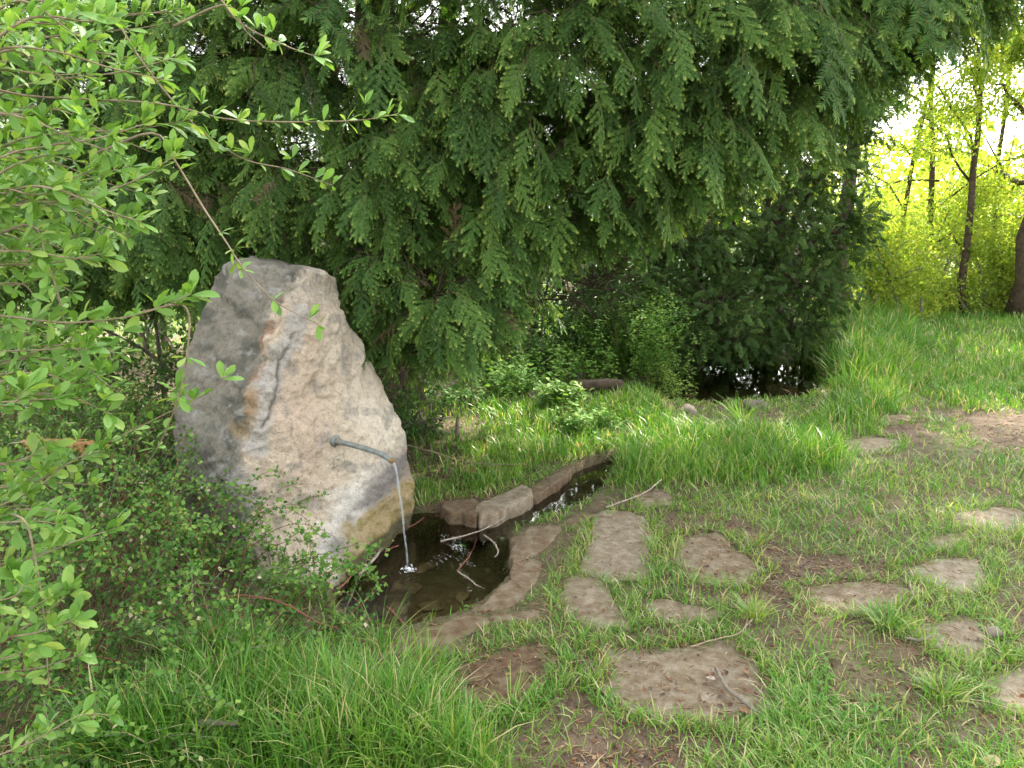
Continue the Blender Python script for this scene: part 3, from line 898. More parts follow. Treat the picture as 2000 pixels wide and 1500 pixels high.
def instancer(name, protos):
    ng = bpy.data.node_groups.new(name, 'GeometryNodeTree')
    ng.interface.new_socket('Geometry', in_out='INPUT', socket_type='NodeSocketGeometry')
    ng.interface.new_socket('Geometry', in_out='OUTPUT', socket_type='NodeSocketGeometry')
    N = ng.nodes; L = ng.links
    gi = N.new('NodeGroupInput'); go = N.new('NodeGroupOutput')
    jn = N.new('GeometryNodeJoinGeometry')
    for pr in protos:
        oi = N.new('GeometryNodeObjectInfo'); oi.inputs['Object'].default_value = pr
        g2 = N.new('GeometryNodeGeometryToInstance')
        L.new(oi.outputs['Geometry'], g2.inputs[0]); L.new(g2.outputs[0], jn.inputs[0])
    ip = N.new('GeometryNodeInstanceOnPoints')
    ip.inputs['Pick Instance'].default_value = True
    L.new(gi.outputs[0], ip.inputs['Points']); L.new(jn.outputs[0], ip.inputs['Instance'])
    def att(nm, ty):
        a = N.new('GeometryNodeInputNamedAttribute'); a.data_type = ty; a.inputs['Name'].default_value = nm
        return a.outputs['Attribute']
    L.new(att('pick', 'INT'), ip.inputs['Instance Index'])
    e = N.new('FunctionNodeEulerToRotation'); L.new(att('rot', 'FLOAT_VECTOR'), e.inputs[0])
    L.new(e.outputs[0], ip.inputs['Rotation'])
    L.new(att('scl', 'FLOAT'), ip.inputs['Scale'])
    L.new(ip.outputs[0], go.inputs[0])
    return ng

def points_obj(name, P, A, N, S, pick, group, parent):
    """Fronds standing at points P along axis A with upper side N."""
    P = np.asarray(P); A = norm(A); B = norm(np.cross(A, N)); N2 = np.cross(B, A)
    rot = np.zeros((len(P), 3))
    for i in range(len(P)):
        mt = Matrix((B[i], A[i], N2[i])).transposed()
        rot[i] = mt.to_euler('XYZ')
    me = bpy.data.meshes.new(name)
    me.vertices.add(len(P)); me.vertices.foreach_set('co', P.astype(np.float32).reshape(-1))
    r = me.attributes.new('rot', 'FLOAT_VECTOR', 'POINT'); r.data.foreach_set('vector', rot.astype(np.float32).reshape(-1))
    s = me.attributes.new('scl', 'FLOAT', 'POINT'); s.data.foreach_set('value', np.asarray(S, np.float32))
    k = me.attributes.new('pick', 'INT', 'POINT'); k.data.foreach_set('value', np.asarray(pick, np.int32))
    o = link(name, me, parent)
    md = o.modifiers.new('fronds', 'NODES'); md.node_group = group
    o['kind'] = 'stuff'
    return o

def protos(prefix, n, mats, seed, **kw):
    return [bpy.data.objects.new(prefix, frond_mesh(prefix, seed + k, mats, **kw)) for k in range(n)]

YEW_P = protos('yew_frond', 5, [M['yew'], M['yew_stem']], 100) + protos('dry_frond', 1, [M['yew_dead'], M['bark_grey']], 150)
DARK_P = protos('dark_frond', 4, [M['dark_leaf'], M['yew_stem']], 200, L=.2, needle=.022, wide=.0062, dense=.9, gap=.0065, light=.1)
YEW_G = instancer('yew_foliage', YEW_P)
DARK_G = instancer('dark_foliage', DARK_P)

def bough_set(lobes, root, rng, per=30, lmin=.55, frond_gap=.06, fscale=(.8, 1.25), droop=.5, forward=.5, nproto=5, hang=1.0):
    """Branches that leave the lobes' hearts, arch outwards and hang; fronds along them."""
    FP, FA, FN, FS = [], [], [], []
    br = Acc()
    for (c, r, mult) in lobes:
        c = np.asarray(c); r = np.asarray(r)
        st = np.asarray(root(c))
        mid = (st + c) / 2 + np.array([rng.normal() * .12, rng.normal() * .12, .3])
        mid2 = st * .25 + c * .75 + np.array([rng.normal() * .1, rng.normal() * .1, .2])
        tube(br, catmull([st, mid, mid2, c], 14), np.linspace(.035, .007, 14), 5, mat=0)
        for k in range(int(per * mult)):
            d = norm(rng.normal(size=3) * [1, 1, .75] + [0, -forward, -.05])
            start = c + r * d * rng.uniform(.0, .35)
            end = c + r * d * rng.uniform(.8, 1.08)
            ln = np.linalg.norm(end - start)
            s = np.linspace(0, 1, 9)
            lift = .25 * ln
            pts = start + (end - start) * s[:, None]
            pts[:, 2] += lift * np.sin(s * math.pi) * .4 - droop * ln * s ** 2.2 * .55
            pts += np.cumsum(rng.normal(size=(9, 3)) * .012, axis=0)
            tube(br, pts, .006 - .0045 * s, 3, mat=0, cap=False)
            cnt = max(3, int(ln * .72 / frond_gap))
            dirs = norm(np.gradient(pts, axis=0))
            for q in range(cnt + 1):
                u = .28 + .72 * q / cnt
                i = u * 8; i0 = min(int(i), 7); f = i - i0
                p = pts[i0] * (1 - f) + pts[i0 + 1] * f
                dr = dirs[i0]
                side = norm(np.cross(dr, [0, 0, 1])) * (1 if q % 2 else -1)
                if q == cnt: ax = dr + [0, 0, -.35]
                else: ax = dr * .75 + side * rng.uniform(.35, .8) + np.array([0, 0, -rng.uniform(.25, .75) * hang + (1 - hang) * rng.normal() * .6])
                nn = np.array([0, 0, 1.0]) + d * .5 + rng.normal(size=3) * (.5 + .6 * (1 - hang))
                FP.append(p); FA.append(ax); FN.append(nn); FS.append(rng.uniform(*fscale) * (1.0 if q < cnt else 1.1))
    return np.array(FP), np.array(FA), np.array(FN), np.array(FS), br

TRUNK = np.array([-1.15, 6.6, 0])
def yroot(c):
    return np.array([TRUNK[0] + np.clip(c[0] - TRUNK[0], -.15, .15), TRUNK[1], max(.6, min(c[2] - .4, 6.5))])
L = []
def lobe(px, py, y, rx, ry, rz, mult=1.0):
    L.append((D(px, py, y), (rx, ry, rz), mult))
# left, behind the privet and the boulder
lobe(60, 120, 5.6, 1.0, .8, .7, 1.6); lobe(120, 330, 5.2, .8, .6, .45, 1.5); lobe(1690, 110, 5.2, .45, .4, .35, 1.2); lobe(1800, 30, 5.3, .5, .4, .35, 1.2); lobe(1900, -30, 5.4, .5, .4, .35, 1.1); lobe(960, 220, 5.2, .5, .4, .5, 1.3); lobe(1240, 180, 5.2, .5, .4, .5, 1.2); lobe(1010, 90, 5.3, .6, .4, .5, 1.2); lobe(-60, 60, 6.2, 1.0, .5, .7, 1.5); lobe(180, 60, 6.3, 1.0, .5, .7, 1.5); lobe(60, 280, 6.2, 1.0, .5, .6, 1.4); lobe(260, 300, 6.2, .8, .5, .6, 1.4); lobe(450, 90, 6.0, .8, .5, .6, 1.3); lobe(860, 110, 5.2, .6, .4, .5, 1.2); lobe(-150, 300, 5.4, .9, .8, .8, .8)
lobe(330, 150, 5.2, .85, .7, .7, 1.6); lobe(330, 400, 5.0, .7, .6, .42, 1.5); lobe(130, 480, 5.1, .6, .5, .32, 1.3)
lobe(380, 545, 4.9, .42, .4, .30, .8)
lobe(560, 120, 5.0, .8, .7, .65, 1.4); lobe(560, 350, 4.8, .6, .5, .45, 1.3)
# centre
lobe(780, 80, 4.7, .75, .7, .6); lobe(760, 330, 4.6, .5, .5, .42); lobe(740, 500, 4.5, .34, .38, .36, 1.0)
lobe(850, 590, 4.35, .36, .36, .42, 1.2); lobe(800, 690, 4.35, .22, .24, .26, .8)
lobe(980, 200, 4.5, .62, .6, .5, 1.2); lobe(1000, 430, 4.6, .5, .5, .42, 1.1); lobe(980, 580, 4.6, .36, .36, .34)
lobe(1120, 90, 4.4, .6, .6, .5, 1.1); lobe(1150, 330, 4.5, .5, .5, .38, 1.1); lobe(1120, 480, 4.7, .36, .36, .26, .9)
# right, hanging over the path
lobe(1300, 60, 4.4, .6, .6, .5, 1.2); lobe(1310, 250, 4.5, .5, .5, .36, 1.2); lobe(1260, 400, 4.7, .4, .4, .28)
lobe(1470, 50, 4.6, .6, .6, .45, 1.2); lobe(1470, 210, 4.7, .48, .48, .34, 1.1); lobe(1400, 340, 4.9, .4, .4, .26)
lobe(1600, 30, 4.9, .55, .55, .4, 1.1); lobe(1600, 180, 5.1, .42, .42, .32); lobe(1750, -30, 5.3, .5, .5, .32)
lobe(1060, 590, 5.2, .45, .4, .36, .9); lobe(1160, 560, 5.6, .45, .4, .36, .8); lobe(940, 660, 4.9, .35, .3, .3, .8)
lobe(40, 560, 5.3, .6, .4, .3, .8); lobe(240, 540, 5.3, .5, .4, .3, .8); lobe(-120, 520, 5.2, .6, .5, .35, .7)
lobe(660, 560, 5.0, .3, .3, .3, .8); lobe(560, 470, 5.1, .4, .4, .28, .8)
nfront = len(L)
# heart of the tree and the top above the picture
for (x, y, z, rx, ry, rz, mu) in [(-1.6, 6.6, 2.3, 1.5, .7, 1.0, 1.0), (0, 6.3, 2.2, 1.2, .7, 1.0, 1.0), (1.3, 6.3, 2.4, 1.0, .7, .8, 1.0), (-.4, 6.4, 1.3, 1.2, .6, .4, .5),
                                  (-2.2, 5.8, 3.6, 1.4, 1.2, .7, 1.0), (-.6, 5.4, 3.7, 1.4, 1.3, .7, 1.2), (.9, 5.2, 3.7, 1.4, 1.3, .7, 1.2), (2.2, 5.6, 3.6, 1.2, 1.1, .6, 1.1),
                                  (-1.0, 6.2, 5.0, 1.7, 1.6, .8, 1.0), (1.2, 6.0, 5.0, 1.7, 1.6, .8, 1.1), (.3, 6.5, 6.6, 1.3, 1.3, 1.0, .9)]:
    L.append((np.array([x, y, z]), (rx, ry, rz), mu))
rng = np.random.default_rng(5)
f1 = bough_set(L[:nfront], yroot, rng, per=31, frond_gap=.052, fscale=(.45, .9))
f2 = bough_set(L[nfront:], yroot, rng, per=38, frond_gap=.15, fscale=(1.6, 2.3), forward=.2)
yew = empty('yew_tree', tuple(TRUNK), 'big dark yew with drooping needle sprays overhanging the boulder and path', 'tree')
FP = np.vstack([f1[0], f2[0]]); FA = np.vstack([f1[1], f2[1]]); FN = np.vstack([f1[2], f2[2]]); FS = np.concatenate([f1[3], f2[3]])
# the hem of the canopy rises to the right; the air round the boulder stays free
pj = proj(FP)
hem = np.interp(pj[:, 0], [-200, 0, 420, 700, 760, 860, 960, 1050, 1150, 1270, 1430, 1600, 1700, 1780, 1900, 2100], [620, 610, 610, 700, 730, 730, 680, 590, 530, 480, 400, 320, 240, 160, 80, -20])
low = (pj[:, 1] > hem - np.where(pj[:, 0] < 950, .16, .26) * FS * 1500 / FP[:, 1] + (fnoise(pj[:, 0] / 45, pj[:, 0] * 0, 5) - .5) * 50) & (FP[:, 1] < 9.0)
FP, FA, FN, FS, pj = FP[~low], FA[~low], FN[~low], FS[~low], pj[~low]
gone = (pj[:, 0] > 420) & (pj[:, 0] < 690) & (pj[:, 1] > 520) & (FP[:, 1] < 4.6)
FP, FA, FN, FS = FP[~gone], FA[~gone], FN[~gone], FS[~gone]
points_obj('needle_sprays', FP, FA, FN, FS, np.where(rng.random(len(FP)) < .007, 0, rng.integers(1, 6, len(FP))), YEW_G, yew)
print('yew fronds', len(FP))
tag(f1[4].build('branches', M['bark_dark'], yew), kind='stuff')
tag(f2[4].build('inner_branches', M['bark_dark'], yew), kind='stuff')
a = Acc()
for k, (dx, dy, h) in enumerate([(0, 0, 6.8), (.22, .12, 5.6), (-.2, .1, 5.2), (.05, -.22, 4.8)]):
    q = TRUNK + np.array([dx, dy, -.2])
    pts = catmull([q, q + [dx * .6, dy * .6, h * .35], q + [dx * 1.6 + .1, dy * 1.5, h * .7], q + [dx * 2, dy * 2, h]], 24)
    tube(a, pts, np.linspace(.24 if k == 0 else .14, .03, 24) * (1 + .12 * np.sin(np.arange(24) * 1.3 + k)), 12)
a.build('trunk', M['bark_dark'], yew)

# ---------------------------------------------------------------- dark evergreen shrub beyond the far pond
L2 = []
def lobe2(px, py, y, rx, ry, rz, mult=1.0): L2.append((D(px, py, y), (rx, ry, rz), mult))
for q in [(1180, 560, 8.6, .7, .6, .6), (1330, 470, 9.2, .8, .7, .7), (1400, 600, 8.8, .75, .6, .55), (1500, 420, 9.4, .8, .7, .7), (1560, 560, 9.2, .7, .6, .6),
          (1600, 330, 9.6, .6, .6, .6), (1480, 300, 9.8, .8, .7, .7), (1640, 450, 9.6, .45, .5, .5), (1560, 640, 9.4, .5, .5, .35), (1300, 350, 9.6, .8, .7, .6), (1660, 240, 9.8, .5, .5, .45),
          (1700, 140, 10, .55, .5, .5), (1600, 180, 10, .7, .6, .6), (1430, 180, 10, .8, .7, .7), (1300, 660, 8.9, .6, .5, .35), (1450, 670, 9.2, .6, .4, .3),
          (1440, 510, 9.6, .7, .5, .6), (1370, 430, 9.9, .7, .5, .6), (1240, 480, 9.5, .7, .5, .6), (1160, 470, 9.6, .7, .5, .6), (1530, 500, 9.9, .7, .5, .7)]:
    lobe2(*q)
SH = np.array([2.9, 9.6, 0])
f3 = bough_set(L2, lambda c: SH + np.array([np.clip(c[0] - SH[0], -.3, .3), 0, max(.15, c[2] * .45)]), np.random.default_rng(9), per=72, frond_gap=.062, fscale=(.4, .8), droop=.05, forward=.6, hang=.0)
shrub = empty('evergreen_shrub', tuple(SH), 'dense dark green evergreen bush standing behind the far pond', 'shrub')
points_obj('leaf_sprays', f3[0], f3[1], f3[2], f3[3], np.random.default_rng(3).integers(0, 4, len(f3[0])), DARK_G, shrub)
tag(f3[4].build('branches', M['bark_dark'], shrub), kind='stuff')
print('shrub fronds', len(f3[0]))

# ================================================================ deciduous trees in spring leaf
def spring_tree(name, base, h, rad, lean, crown, n, label, rng, leaf=(.04, .072), group=None, bark='bark_dark', mat='spring', nl=12, low=.12):
    base = np.array([base[0], base[1], float(ground_z(np.array([base[0]]), np.array([base[1]]))[0])])
    t = empty(name, tuple(base), label, 'tree', group)
    s = np.linspace(0, 1, 14)
    wig = np.cumsum(rng.normal(size=(14, 2)) * .035 * h / 6, axis=0)
    pts = np.stack([base[0] + lean[0] * s + wig[:, 0], base[1] + lean[1] * s + wig[:, 1], base[2] - .1 + (h * .92) * s], 1)
    a = Acc(); tube(a, pts, rad * (1 - .82 * s) * (1 + .35 * np.exp(-s * 30)), 9)
    ends = []
    for k in range(nl):
        b = Acc()
        u = low + (1 - low) * (k + rng.random()) / nl
        i = min(int(u * 13), 12); p = pts[i] + (pts[i + 1] - pts[i]) * (u * 13 - i)
        az = rng.uniform(0, 6.283); ln = crown * (1.15 - .6 * u) * rng.uniform(.6, 1.15)
        d = np.array([math.cos(az), math.sin(az), rng.uniform(.3, .9)])
        q = np.linspace(0, 1, 8)
        lp = p + d * (q[:, None] * ln) + np.array([0, 0, -.25 * ln]) * q[:, None] ** 2 + np.cumsum(rng.normal(size=(8, 3)) * .03 * ln, axis=0)
        tube(b, lp, rad * .34 * (1 - .8 * q), 5)
        ends += [(x, ln * .33) for x in lp[2:]]
        for _ in range(3):
            j = rng.integers(2, 7); d2 = norm(d + rng.normal(size=3) * .8); l2 = ln * .5 * rng.random()
            q2 = lp[j] + d2 * (np.linspace(0, 1, 4)[:, None] * l2)
            tube(b, q2, rad * .14 * np.linspace(1, .3, 4), 4)
            ends += [(x, ln * .25) for x in q2[1:]]
        b.build('limb', M[bark], t)
    a.build('trunk', M[bark], t)
    c = Acc()
    E = np.array([e[0] for e in ends]); R = np.array([e[1] for e in ends])
    k = rng.integers(0, len(E), n)
    P = E[k] + norm(rng.normal(size=(n, 3))) * (rng.random((n, 1)) ** .5) * R[k][:, None] * [1, 1, .6]
    A = norm(rng.normal(size=(n, 3)) + [0, 0, -.5])
    N = norm(rng.normal(size=(n, 3)) * .8 + [0, 0, 1])
    v = np.clip(.5 + rng.normal(size=n) * .2 + (rng.random(len(E))[k] - .5) * .3, 0, 1)
    scatter(c, *DIAMOND, P, A, N, rng.uniform(leaf[0], leaf[1], n), v)
    o = c.build('crown', M[mat], t); o['kind'] = 'stuff'
    return t

rng = np.random.default_rng(21)
TG = 'young trees in spring leaf beyond the grass'
for (px_, y, h, rad, lean, cr, n, lab) in [
    (1892, 12.6, 8.5, .065, (.1, .2), 2.3, 24000, 'slim tree with a kinked dark trunk, second from the right edge of the photo'),
    (1815, 13.4, 8.0, .06, (-.5, .3), 2.0, 20000, 'thin young tree leaning left, beside the kinked dark trunk'),
    (1745, 13.8, 7.5, .05, (.6, .2), 1.9, 20000, 'thinnest young tree, closest to the dark evergreen bush'),
    (2008, 12.2, 9.5, .17, (.4, .1), 2.6, 11000, 'thick dark trunk with flared roots at the right edge of the photo'),
    (1950, 15.0, 8.5, .06, (-.4, .1), 2.4, 9000, 'far tree between the kinked trunk and the thick trunk')]:
    b = G(px_, 640)
    x = (px_ - 1000) / 1500 * y
    spring_tree('leafy_tree', (x, y), h, rad, lean, cr, n, lab, rng, group=TG)
for (x, y, h, n, lab) in [(11.2, 11.5, 10, 9000, 'unseen leafy tree added right of the thick trunk to shade the path'),  # first tree is unseen, added for its shade on the path
                          (10.5, 15.5, 11, 9000, 'tall leafy tree far behind the thick trunk'), (6.0, 17.5, 10.5, 9000, 'tall leafy tree behind the evergreen bush')]:
    spring_tree('leafy_tree', (x, y), h, .16, (.2, .1), 3.0, n, lab, rng, leaf=(.09, .14), group=TG)
spring_tree('leafy_tree', (4.7, 11.4), 9.5, .12, (.6, .0), 2.6, 14000, 'tall leafy tree added right behind the evergreen bush to shade the path', rng, leaf=(.09, .14), group=TG, low=.52)  # added tree, its high crown keeps the sun off the path
spring_tree('leafy_tree', (7.4, 9.4), 9.5, .14, (.1, .0), 3.0, 16000, 'unseen leafy tree added at the right of the path to shade it', rng, leaf=(.09, .14), group=TG, low=.48)  # unseen tree added for shade, crown kept above the view
# ================================================================ background growth
def bush(name, c, r, n, label, mat, leaf, rng, v0=.5, cat='shrub', group=None, stems=6, stem_mat='bark_grey'):
    c = np.asarray(c, float); r = np.asarray(r, float)
    g = float(ground_z(np.array([c[0]]), np.array([c[1]]))[0])
    t = empty(name, (c[0], c[1], g), label, cat, group)
    s = Acc(); E = []
    for k in range(stems):
        d = norm(rng.normal(size=3) * [1, 1, .4] + [0, 0, .8])
        e = np.array([c[0], c[1], g]) + d * r * [1, 1, 1.9] * rng.uniform(.6, .95)
        b0 = np.array([c[0] + rng.normal() * r[0] * .3, c[1] + rng.normal() * r[1] * .3, g - .05])
        pts = catmull([b0, (b0 + e) / 2 + [0, 0, .2 * r[2]], e], 8)
        tube(s, pts, np.linspace(.014, .004, 8) * (1 + r[0]), 5)
        E += list(pts[3:])
    tag(s.build('stems', M[stem_mat], t), kind='stuff')
    E = np.array(E)
    k = rng.integers(0, len(E), n // 2)
    P1 = E[k] + rng.normal(size=(n // 2, 3)) * r * .22
    d = norm(rng.normal(size=(n - n // 2, 3))); d[:, 2] = np.abs(d[:, 2])
    P2 = np.array([c[0], c[1], g]) + d * r * [1, 1, 1.9] * (rng.random((len(d), 1)) ** .35)
    P = np.vstack([P1, P2]); P[:, 2] = np.maximum(P[:, 2], g + .02)
    keep = fnoise(P[:, 0] * 2.2 / r[0], P[:, 2] * 2.2 / r[0], int(abs(c[0]) * 100) % 97) > .38
    P = P[keep]; n = len(P)
    a = Acc()
    scatter(a, *DIAMOND, P, rng.normal(size=(n, 3)), rng.normal(size=(n, 3)) + [0, 0, .8], rng.uniform(leaf[0], leaf[1], n) * rng.uniform(.6, 1.1, n), np.clip(v0 + rng.normal(size=n) * .2, 0, 1))
    a.build('foliage', M[mat], t)['kind'] = 'stuff'
    return t

rng = np.random.default_rng(33)
BG = 'sunlit shrubs under the young trees'
for i, (px_, y, r, n, lab) in enumerate([
    (1720, 12.0, (.9, .6, 1.1), 12000, 'bright yellow-green shrub at the foot of the thinnest young tree'),
    (1830, 13.0, (1.0, .7, 1.1), 12000, 'bright yellow-green shrub behind the young tree that leans left'),
    (1950, 12.9, (1.0, .6, .9), 11000, 'sunlit low shrub behind the thick dark trunk'),
    (1660, 14.5, (1.3, .8, 1.5), 10000, 'tall sunlit shrub showing past the right edge of the evergreen bush'),
    (1780, 16.0, (1.9, .9, 1.7), 10000, 'wide sunlit shrub behind the two thinnest young trees'),
    (1880, 19.0, (2.6, .9, 2.6), 9000, 'tallest sunlit thicket, farthest back behind the kinked trunk'), (2080, 17.5, (2.2, .9, 2.4), 7000, 'tall sunlit thicket behind the thick dark trunk'), (1690, 20.0, (2.4, .9, 2.6), 8000, 'tall sunlit thicket at the right shoulder of the evergreen bush')]):
    bush('sunlit_shrub', ((px_ - 1000) / 1500 * y, y, 0), r, n, lab, 'spring', (.045, .085), rng, group=BG, stems=14)
UG = 'shaded undergrowth behind the boulder'
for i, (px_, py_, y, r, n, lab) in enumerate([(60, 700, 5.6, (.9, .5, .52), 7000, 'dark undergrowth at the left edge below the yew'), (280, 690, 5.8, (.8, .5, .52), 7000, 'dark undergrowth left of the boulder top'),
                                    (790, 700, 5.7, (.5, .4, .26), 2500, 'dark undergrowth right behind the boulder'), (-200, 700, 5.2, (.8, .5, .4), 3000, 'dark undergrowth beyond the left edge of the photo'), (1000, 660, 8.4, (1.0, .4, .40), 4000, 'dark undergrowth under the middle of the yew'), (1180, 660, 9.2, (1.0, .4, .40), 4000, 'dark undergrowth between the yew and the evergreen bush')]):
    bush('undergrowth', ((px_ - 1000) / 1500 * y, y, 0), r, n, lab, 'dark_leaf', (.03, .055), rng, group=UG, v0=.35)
HG = 'dark bushes added as a backing to darken bright gaps'  # mostly unseen bushes, added to darken the bright gaps behind the crowns
for i, (x, y, r, lab) in enumerate([(-6.4, 8.6, (1.4, .6, 1.7), 'added dark backing bush behind the yew, leftmost one'), (-4.4, 9.0, (1.4, .6, 1.7), 'added dark backing bush behind the yew, left of the boulder'), (-2.5, 8.8, (1.3, .6, 1.4), 'added dark backing bush straight behind the boulder'),
                                    (-.8, 9.2, (1.2, .6, 1.4), 'added dark backing bush behind the yew trunk'), (.9, 9.4, (1.2, .6, 1.6), 'added dark backing bush behind the yew, nearest the evergreen bush'),
                                    (2.4, 11.2, (1.3, .6, 1.3), 'added dark backing bush hidden behind the left half of the evergreen bush'), (4.0, 11.4, (1.2, .6, 1.3), 'added dark backing bush hidden behind the right half of the evergreen bush')]):  # last two added to keep bright sky out of the pond's reflection
    bush('backing_bush', (x, y, 0), r, 6500, lab, 'dark_leaf', (.07, .12), rng, group=HG, v0=.3, stems=9)
# far trees that close the view behind the yew
FG = 'distant trees across the meadow'
for i, (x, y, r, lab) in enumerate([(-24, 36, (6, 4, 3.5), 'distant pale green tree, leftmost behind the yew'), (-13, 42, (6, 4, 3.2), 'distant pale green tree behind the boulder'),
                                    (-2, 46, (6, 4, 3.6), 'distant pale green tree behind the yew trunk'), (10, 44, (6, 4, 3.4), 'distant pale green tree behind the evergreen bush'),
                                    (22, 38, (6, 4, 3.6), 'distant pale green tree behind the young trees'), (31, 34, (6, 4, 3.5), 'distant pale green tree, rightmost')]):
    bush('distant_tree', (x, y, 0), r, 2600, lab, 'spring', (.45, .8), rng, cat='tree', group=FG, stems=7)

# ================================================================ privet in the left foreground
privet = empty('privet_shrub', (-2.1, 1.7, 0), 'fresh green shrub with oval leaves on arching twigs in the left foreground', 'shrub')
BR = [  # px, py, distance ... main arching twigs
    ([(-80, 170, 1.7), (60, 188, 1.75), (200, 195, 1.8), (330, 205, 1.85), (440, 232, 1.9), (560, 238, 1.95), (700, 235, 2.0), (778, 222, 2.0)], 1.0, 8),
    ([(180, -20, 1.9), (270, 110, 1.9), (340, 200, 1.9), (400, 262, 1.95), (480, 312, 2.0), (560, 330, 2.0), (650, 362, 2.05)], .9, 5),
    ([(-60, 410, 1.55), (60, 400, 1.6), (180, 380, 1.65), (280, 345, 1.7), (345, 300, 1.7)], 1.25, 10),
    ([(300, 260, 1.75), (345, 320, 1.75), (400, 410, 1.75), (440, 470, 1.75), (480, 530, 1.75), (540, 590, 1.8), (622, 634, 1.8)], .35, 5),
    ([(395, -30, 1.9), (470, 45, 1.9), (560, 90, 1.95), (622, 112, 1.95)], .9, 6),
    ([(440, 10, 1.95), (480, 60, 1.95), (520, 95, 1.95)], .1, 1),
    ([(-60, 618, 1.6), (120, 630, 1.65), (230, 622, 1.65), (300, 605, 1.65), (372, 575, 1.65)], 1.1, 12),
    ([(60, 440, 1.65), (90, 510, 1.65), (112, 570, 1.65), (130, 640, 1.7), (175, 720, 1.7), (235, 770, 1.7)], 1.2, 8),
    ([(-40, 730, 1.7), (40, 700, 1.7), (90, 680, 1.7), (150, 672, 1.75), (230, 690, 1.8)], .6, 3),
    ([(362, 600, 1.7), (364, 700, 1.72), (340, 800, 1.75), (310, 870, 1.8), (285, 910, 1.85)], .45, 0),
    ([(90, 930, 1.85), (200, 870, 1.85), (320, 810, 1.85), (400, 770, 1.85), (440, 735, 1.85)], .8, 2),
    ([(-60, 1130, 1.6), (40, 1100, 1.65), (140, 1060, 1.7), (230, 1030, 1.75)], 1.1, 5),
    ([(40, 1010, 1.6), (70, 1100, 1.6), (85, 1200, 1.6), (92, 1290, 1.62), (96, 1345, 1.63)], .9, 1),
    ([(-60, 800, 1.45), (20, 790, 1.45), (50, 760, 1.45)], 1.2, 8),
    ([(-60, 1290, 1.5), (40, 1230, 1.52), (110, 1180, 1.55), (130, 1150, 1.55)], 1.2, 8),
    ([(-50, 1010, 1.7), (60, 960, 1.75), (140, 900, 1.8), (205, 880, 1.82)], .9, 4),
    ([(-60, 1500, 1.6), (60, 1450, 1.65), (150, 1400, 1.7), (215, 1395, 1.72)], .8, 8),
]
prng = np.random.default_rng(77)
for k in range(46):
    y0 = prng.uniform(-40, 520)
    reach = prng.uniform(150, 360) * (1.0 if y0 < 350 else .75)
    rise = prng.uniform(-80, 110); dep = prng.uniform(1.55, 2.25)
    x0 = prng.uniform(-90, 40)
    BR.append(([(x0, y0, dep), (x0 + reach * .35, y0 + rise * .2 - 12, dep), (x0 + reach * .7, y0 + rise * .6, dep + .03), (x0 + reach, y0 + rise, dep + .06)], 1.0, 6))
for k in range(26):
    y0 = prng.uniform(520, 1050); reach = prng.uniform(60, 220); dep = prng.uniform(1.6, 2.0)
    BR.append(([(-60, y0, dep), (reach * .5, y0 - 15, dep), (reach, y0 + prng.uniform(-40, 40), dep)], .9, 6))
for k in range(10):
    y0 = prng.uniform(880, 1480); reach = prng.uniform(40, 190); dep = prng.uniform(1.45, 1.8)
    BR.append(([(-60, y0 + 30, dep), (reach * .5, y0 + 5, dep), (reach, y0 - 20, dep)], .9, 6))
LP, LA, LN, LS, LV = [], [], [], [], []
for i, (pl, dens, tipn) in enumerate(BR):
    P = np.array([D(*q) for q in pl])
    P = np.vstack([P[0] + (P[0] - P[1]) * .6 + [-.1, 0, -.08], P])
    c = catmull(P, 30)
    a = Acc(); s = np.linspace(0, 1, 30)
    tube(a, c, .0030 - .0019 * s, 6)
    a.build('branch', M['twig_tan'], privet)
    seg = np.linalg.norm(np.diff(c, axis=0), axis=1); tot = seg.sum(); cum = np.concatenate([[0], np.cumsum(seg)]) / tot
    dr = norm(np.gradient(c, axis=0))
    cnt = int(tot / .048 * dens)
    big = prng.uniform(.85, 1.15)
    def whorl(p, d, m, sc):
        for q in range(m):
            az = prng.uniform(0, 6.283)
            e1 = norm(np.cross(d, [.3, .2, 1])); e2 = np.cross(d, e1)
            out_ = e1 * math.cos(az) + e2 * math.sin(az)
            ax = norm(out_ * prng.uniform(.6, 1.2) + d * prng.uniform(.3, 1.0) + np.array([0, 0, .5]))
            LP.append(p + out_ * .002); LA.append(ax)
            LN.append(norm(np.array([0, -.35, 1.0]) + prng.normal(size=3) * .4)); LS.append(sc * prng.uniform(.45, 1.2)); LV.append(np.clip(prng.normal(.45, .2), 0, 1))
    for q in range(cnt):
        u = .12 + .86 * (q + prng.random() * .6) / max(cnt, 1)
        p = np.array([np.interp(u, cum, c[:, z]) for z in range(3)]); k = min(int(u * 29), 28)
        off = np.zeros(3)
        if prng.random() < .45:     # short side shoot
            sd_ = norm(prng.normal(size=3) + [0, -.2, .6]); ln = prng.uniform(.015, .06)
            off = sd_ * ln
            LPb = Acc()
            whorl(p + off, sd_, prng.integers(3, 7), .044 * big)
        whorl(p, dr[k], prng.integers(3, 7), .040 * big)
    for q in range(2 if tipn else 0):
        whorl(c[-1 - q], dr[-1], max(1, tipn // 2 + 2), .046 * big)
LP, LA, LN, LS, LV = map(np.array, (LP, LA, LN, LS, LV))
print('privet leaves', len(LP))
pj = proj(LP)
inview = (pj[:, 0] > 5) & (pj[:, 0] < 1990) & (pj[:, 1] > 5) & (pj[:, 1] < 1495)
rank = np.where(inview, LS / LP[:, 1], 0)
order = np.argsort(-rank)
lv = []
for k in range(8):
    T, TF = obovate(fold=.03 + .03 * (k % 3), curl=.06 + .09 * (k % 4) / 3, w=.19 + .02 * (k % 3))
    a = Acc(); a.add(T, TF, .15 + .1 * k)
    lv.append(a.mesh('leaf', M['privet']))
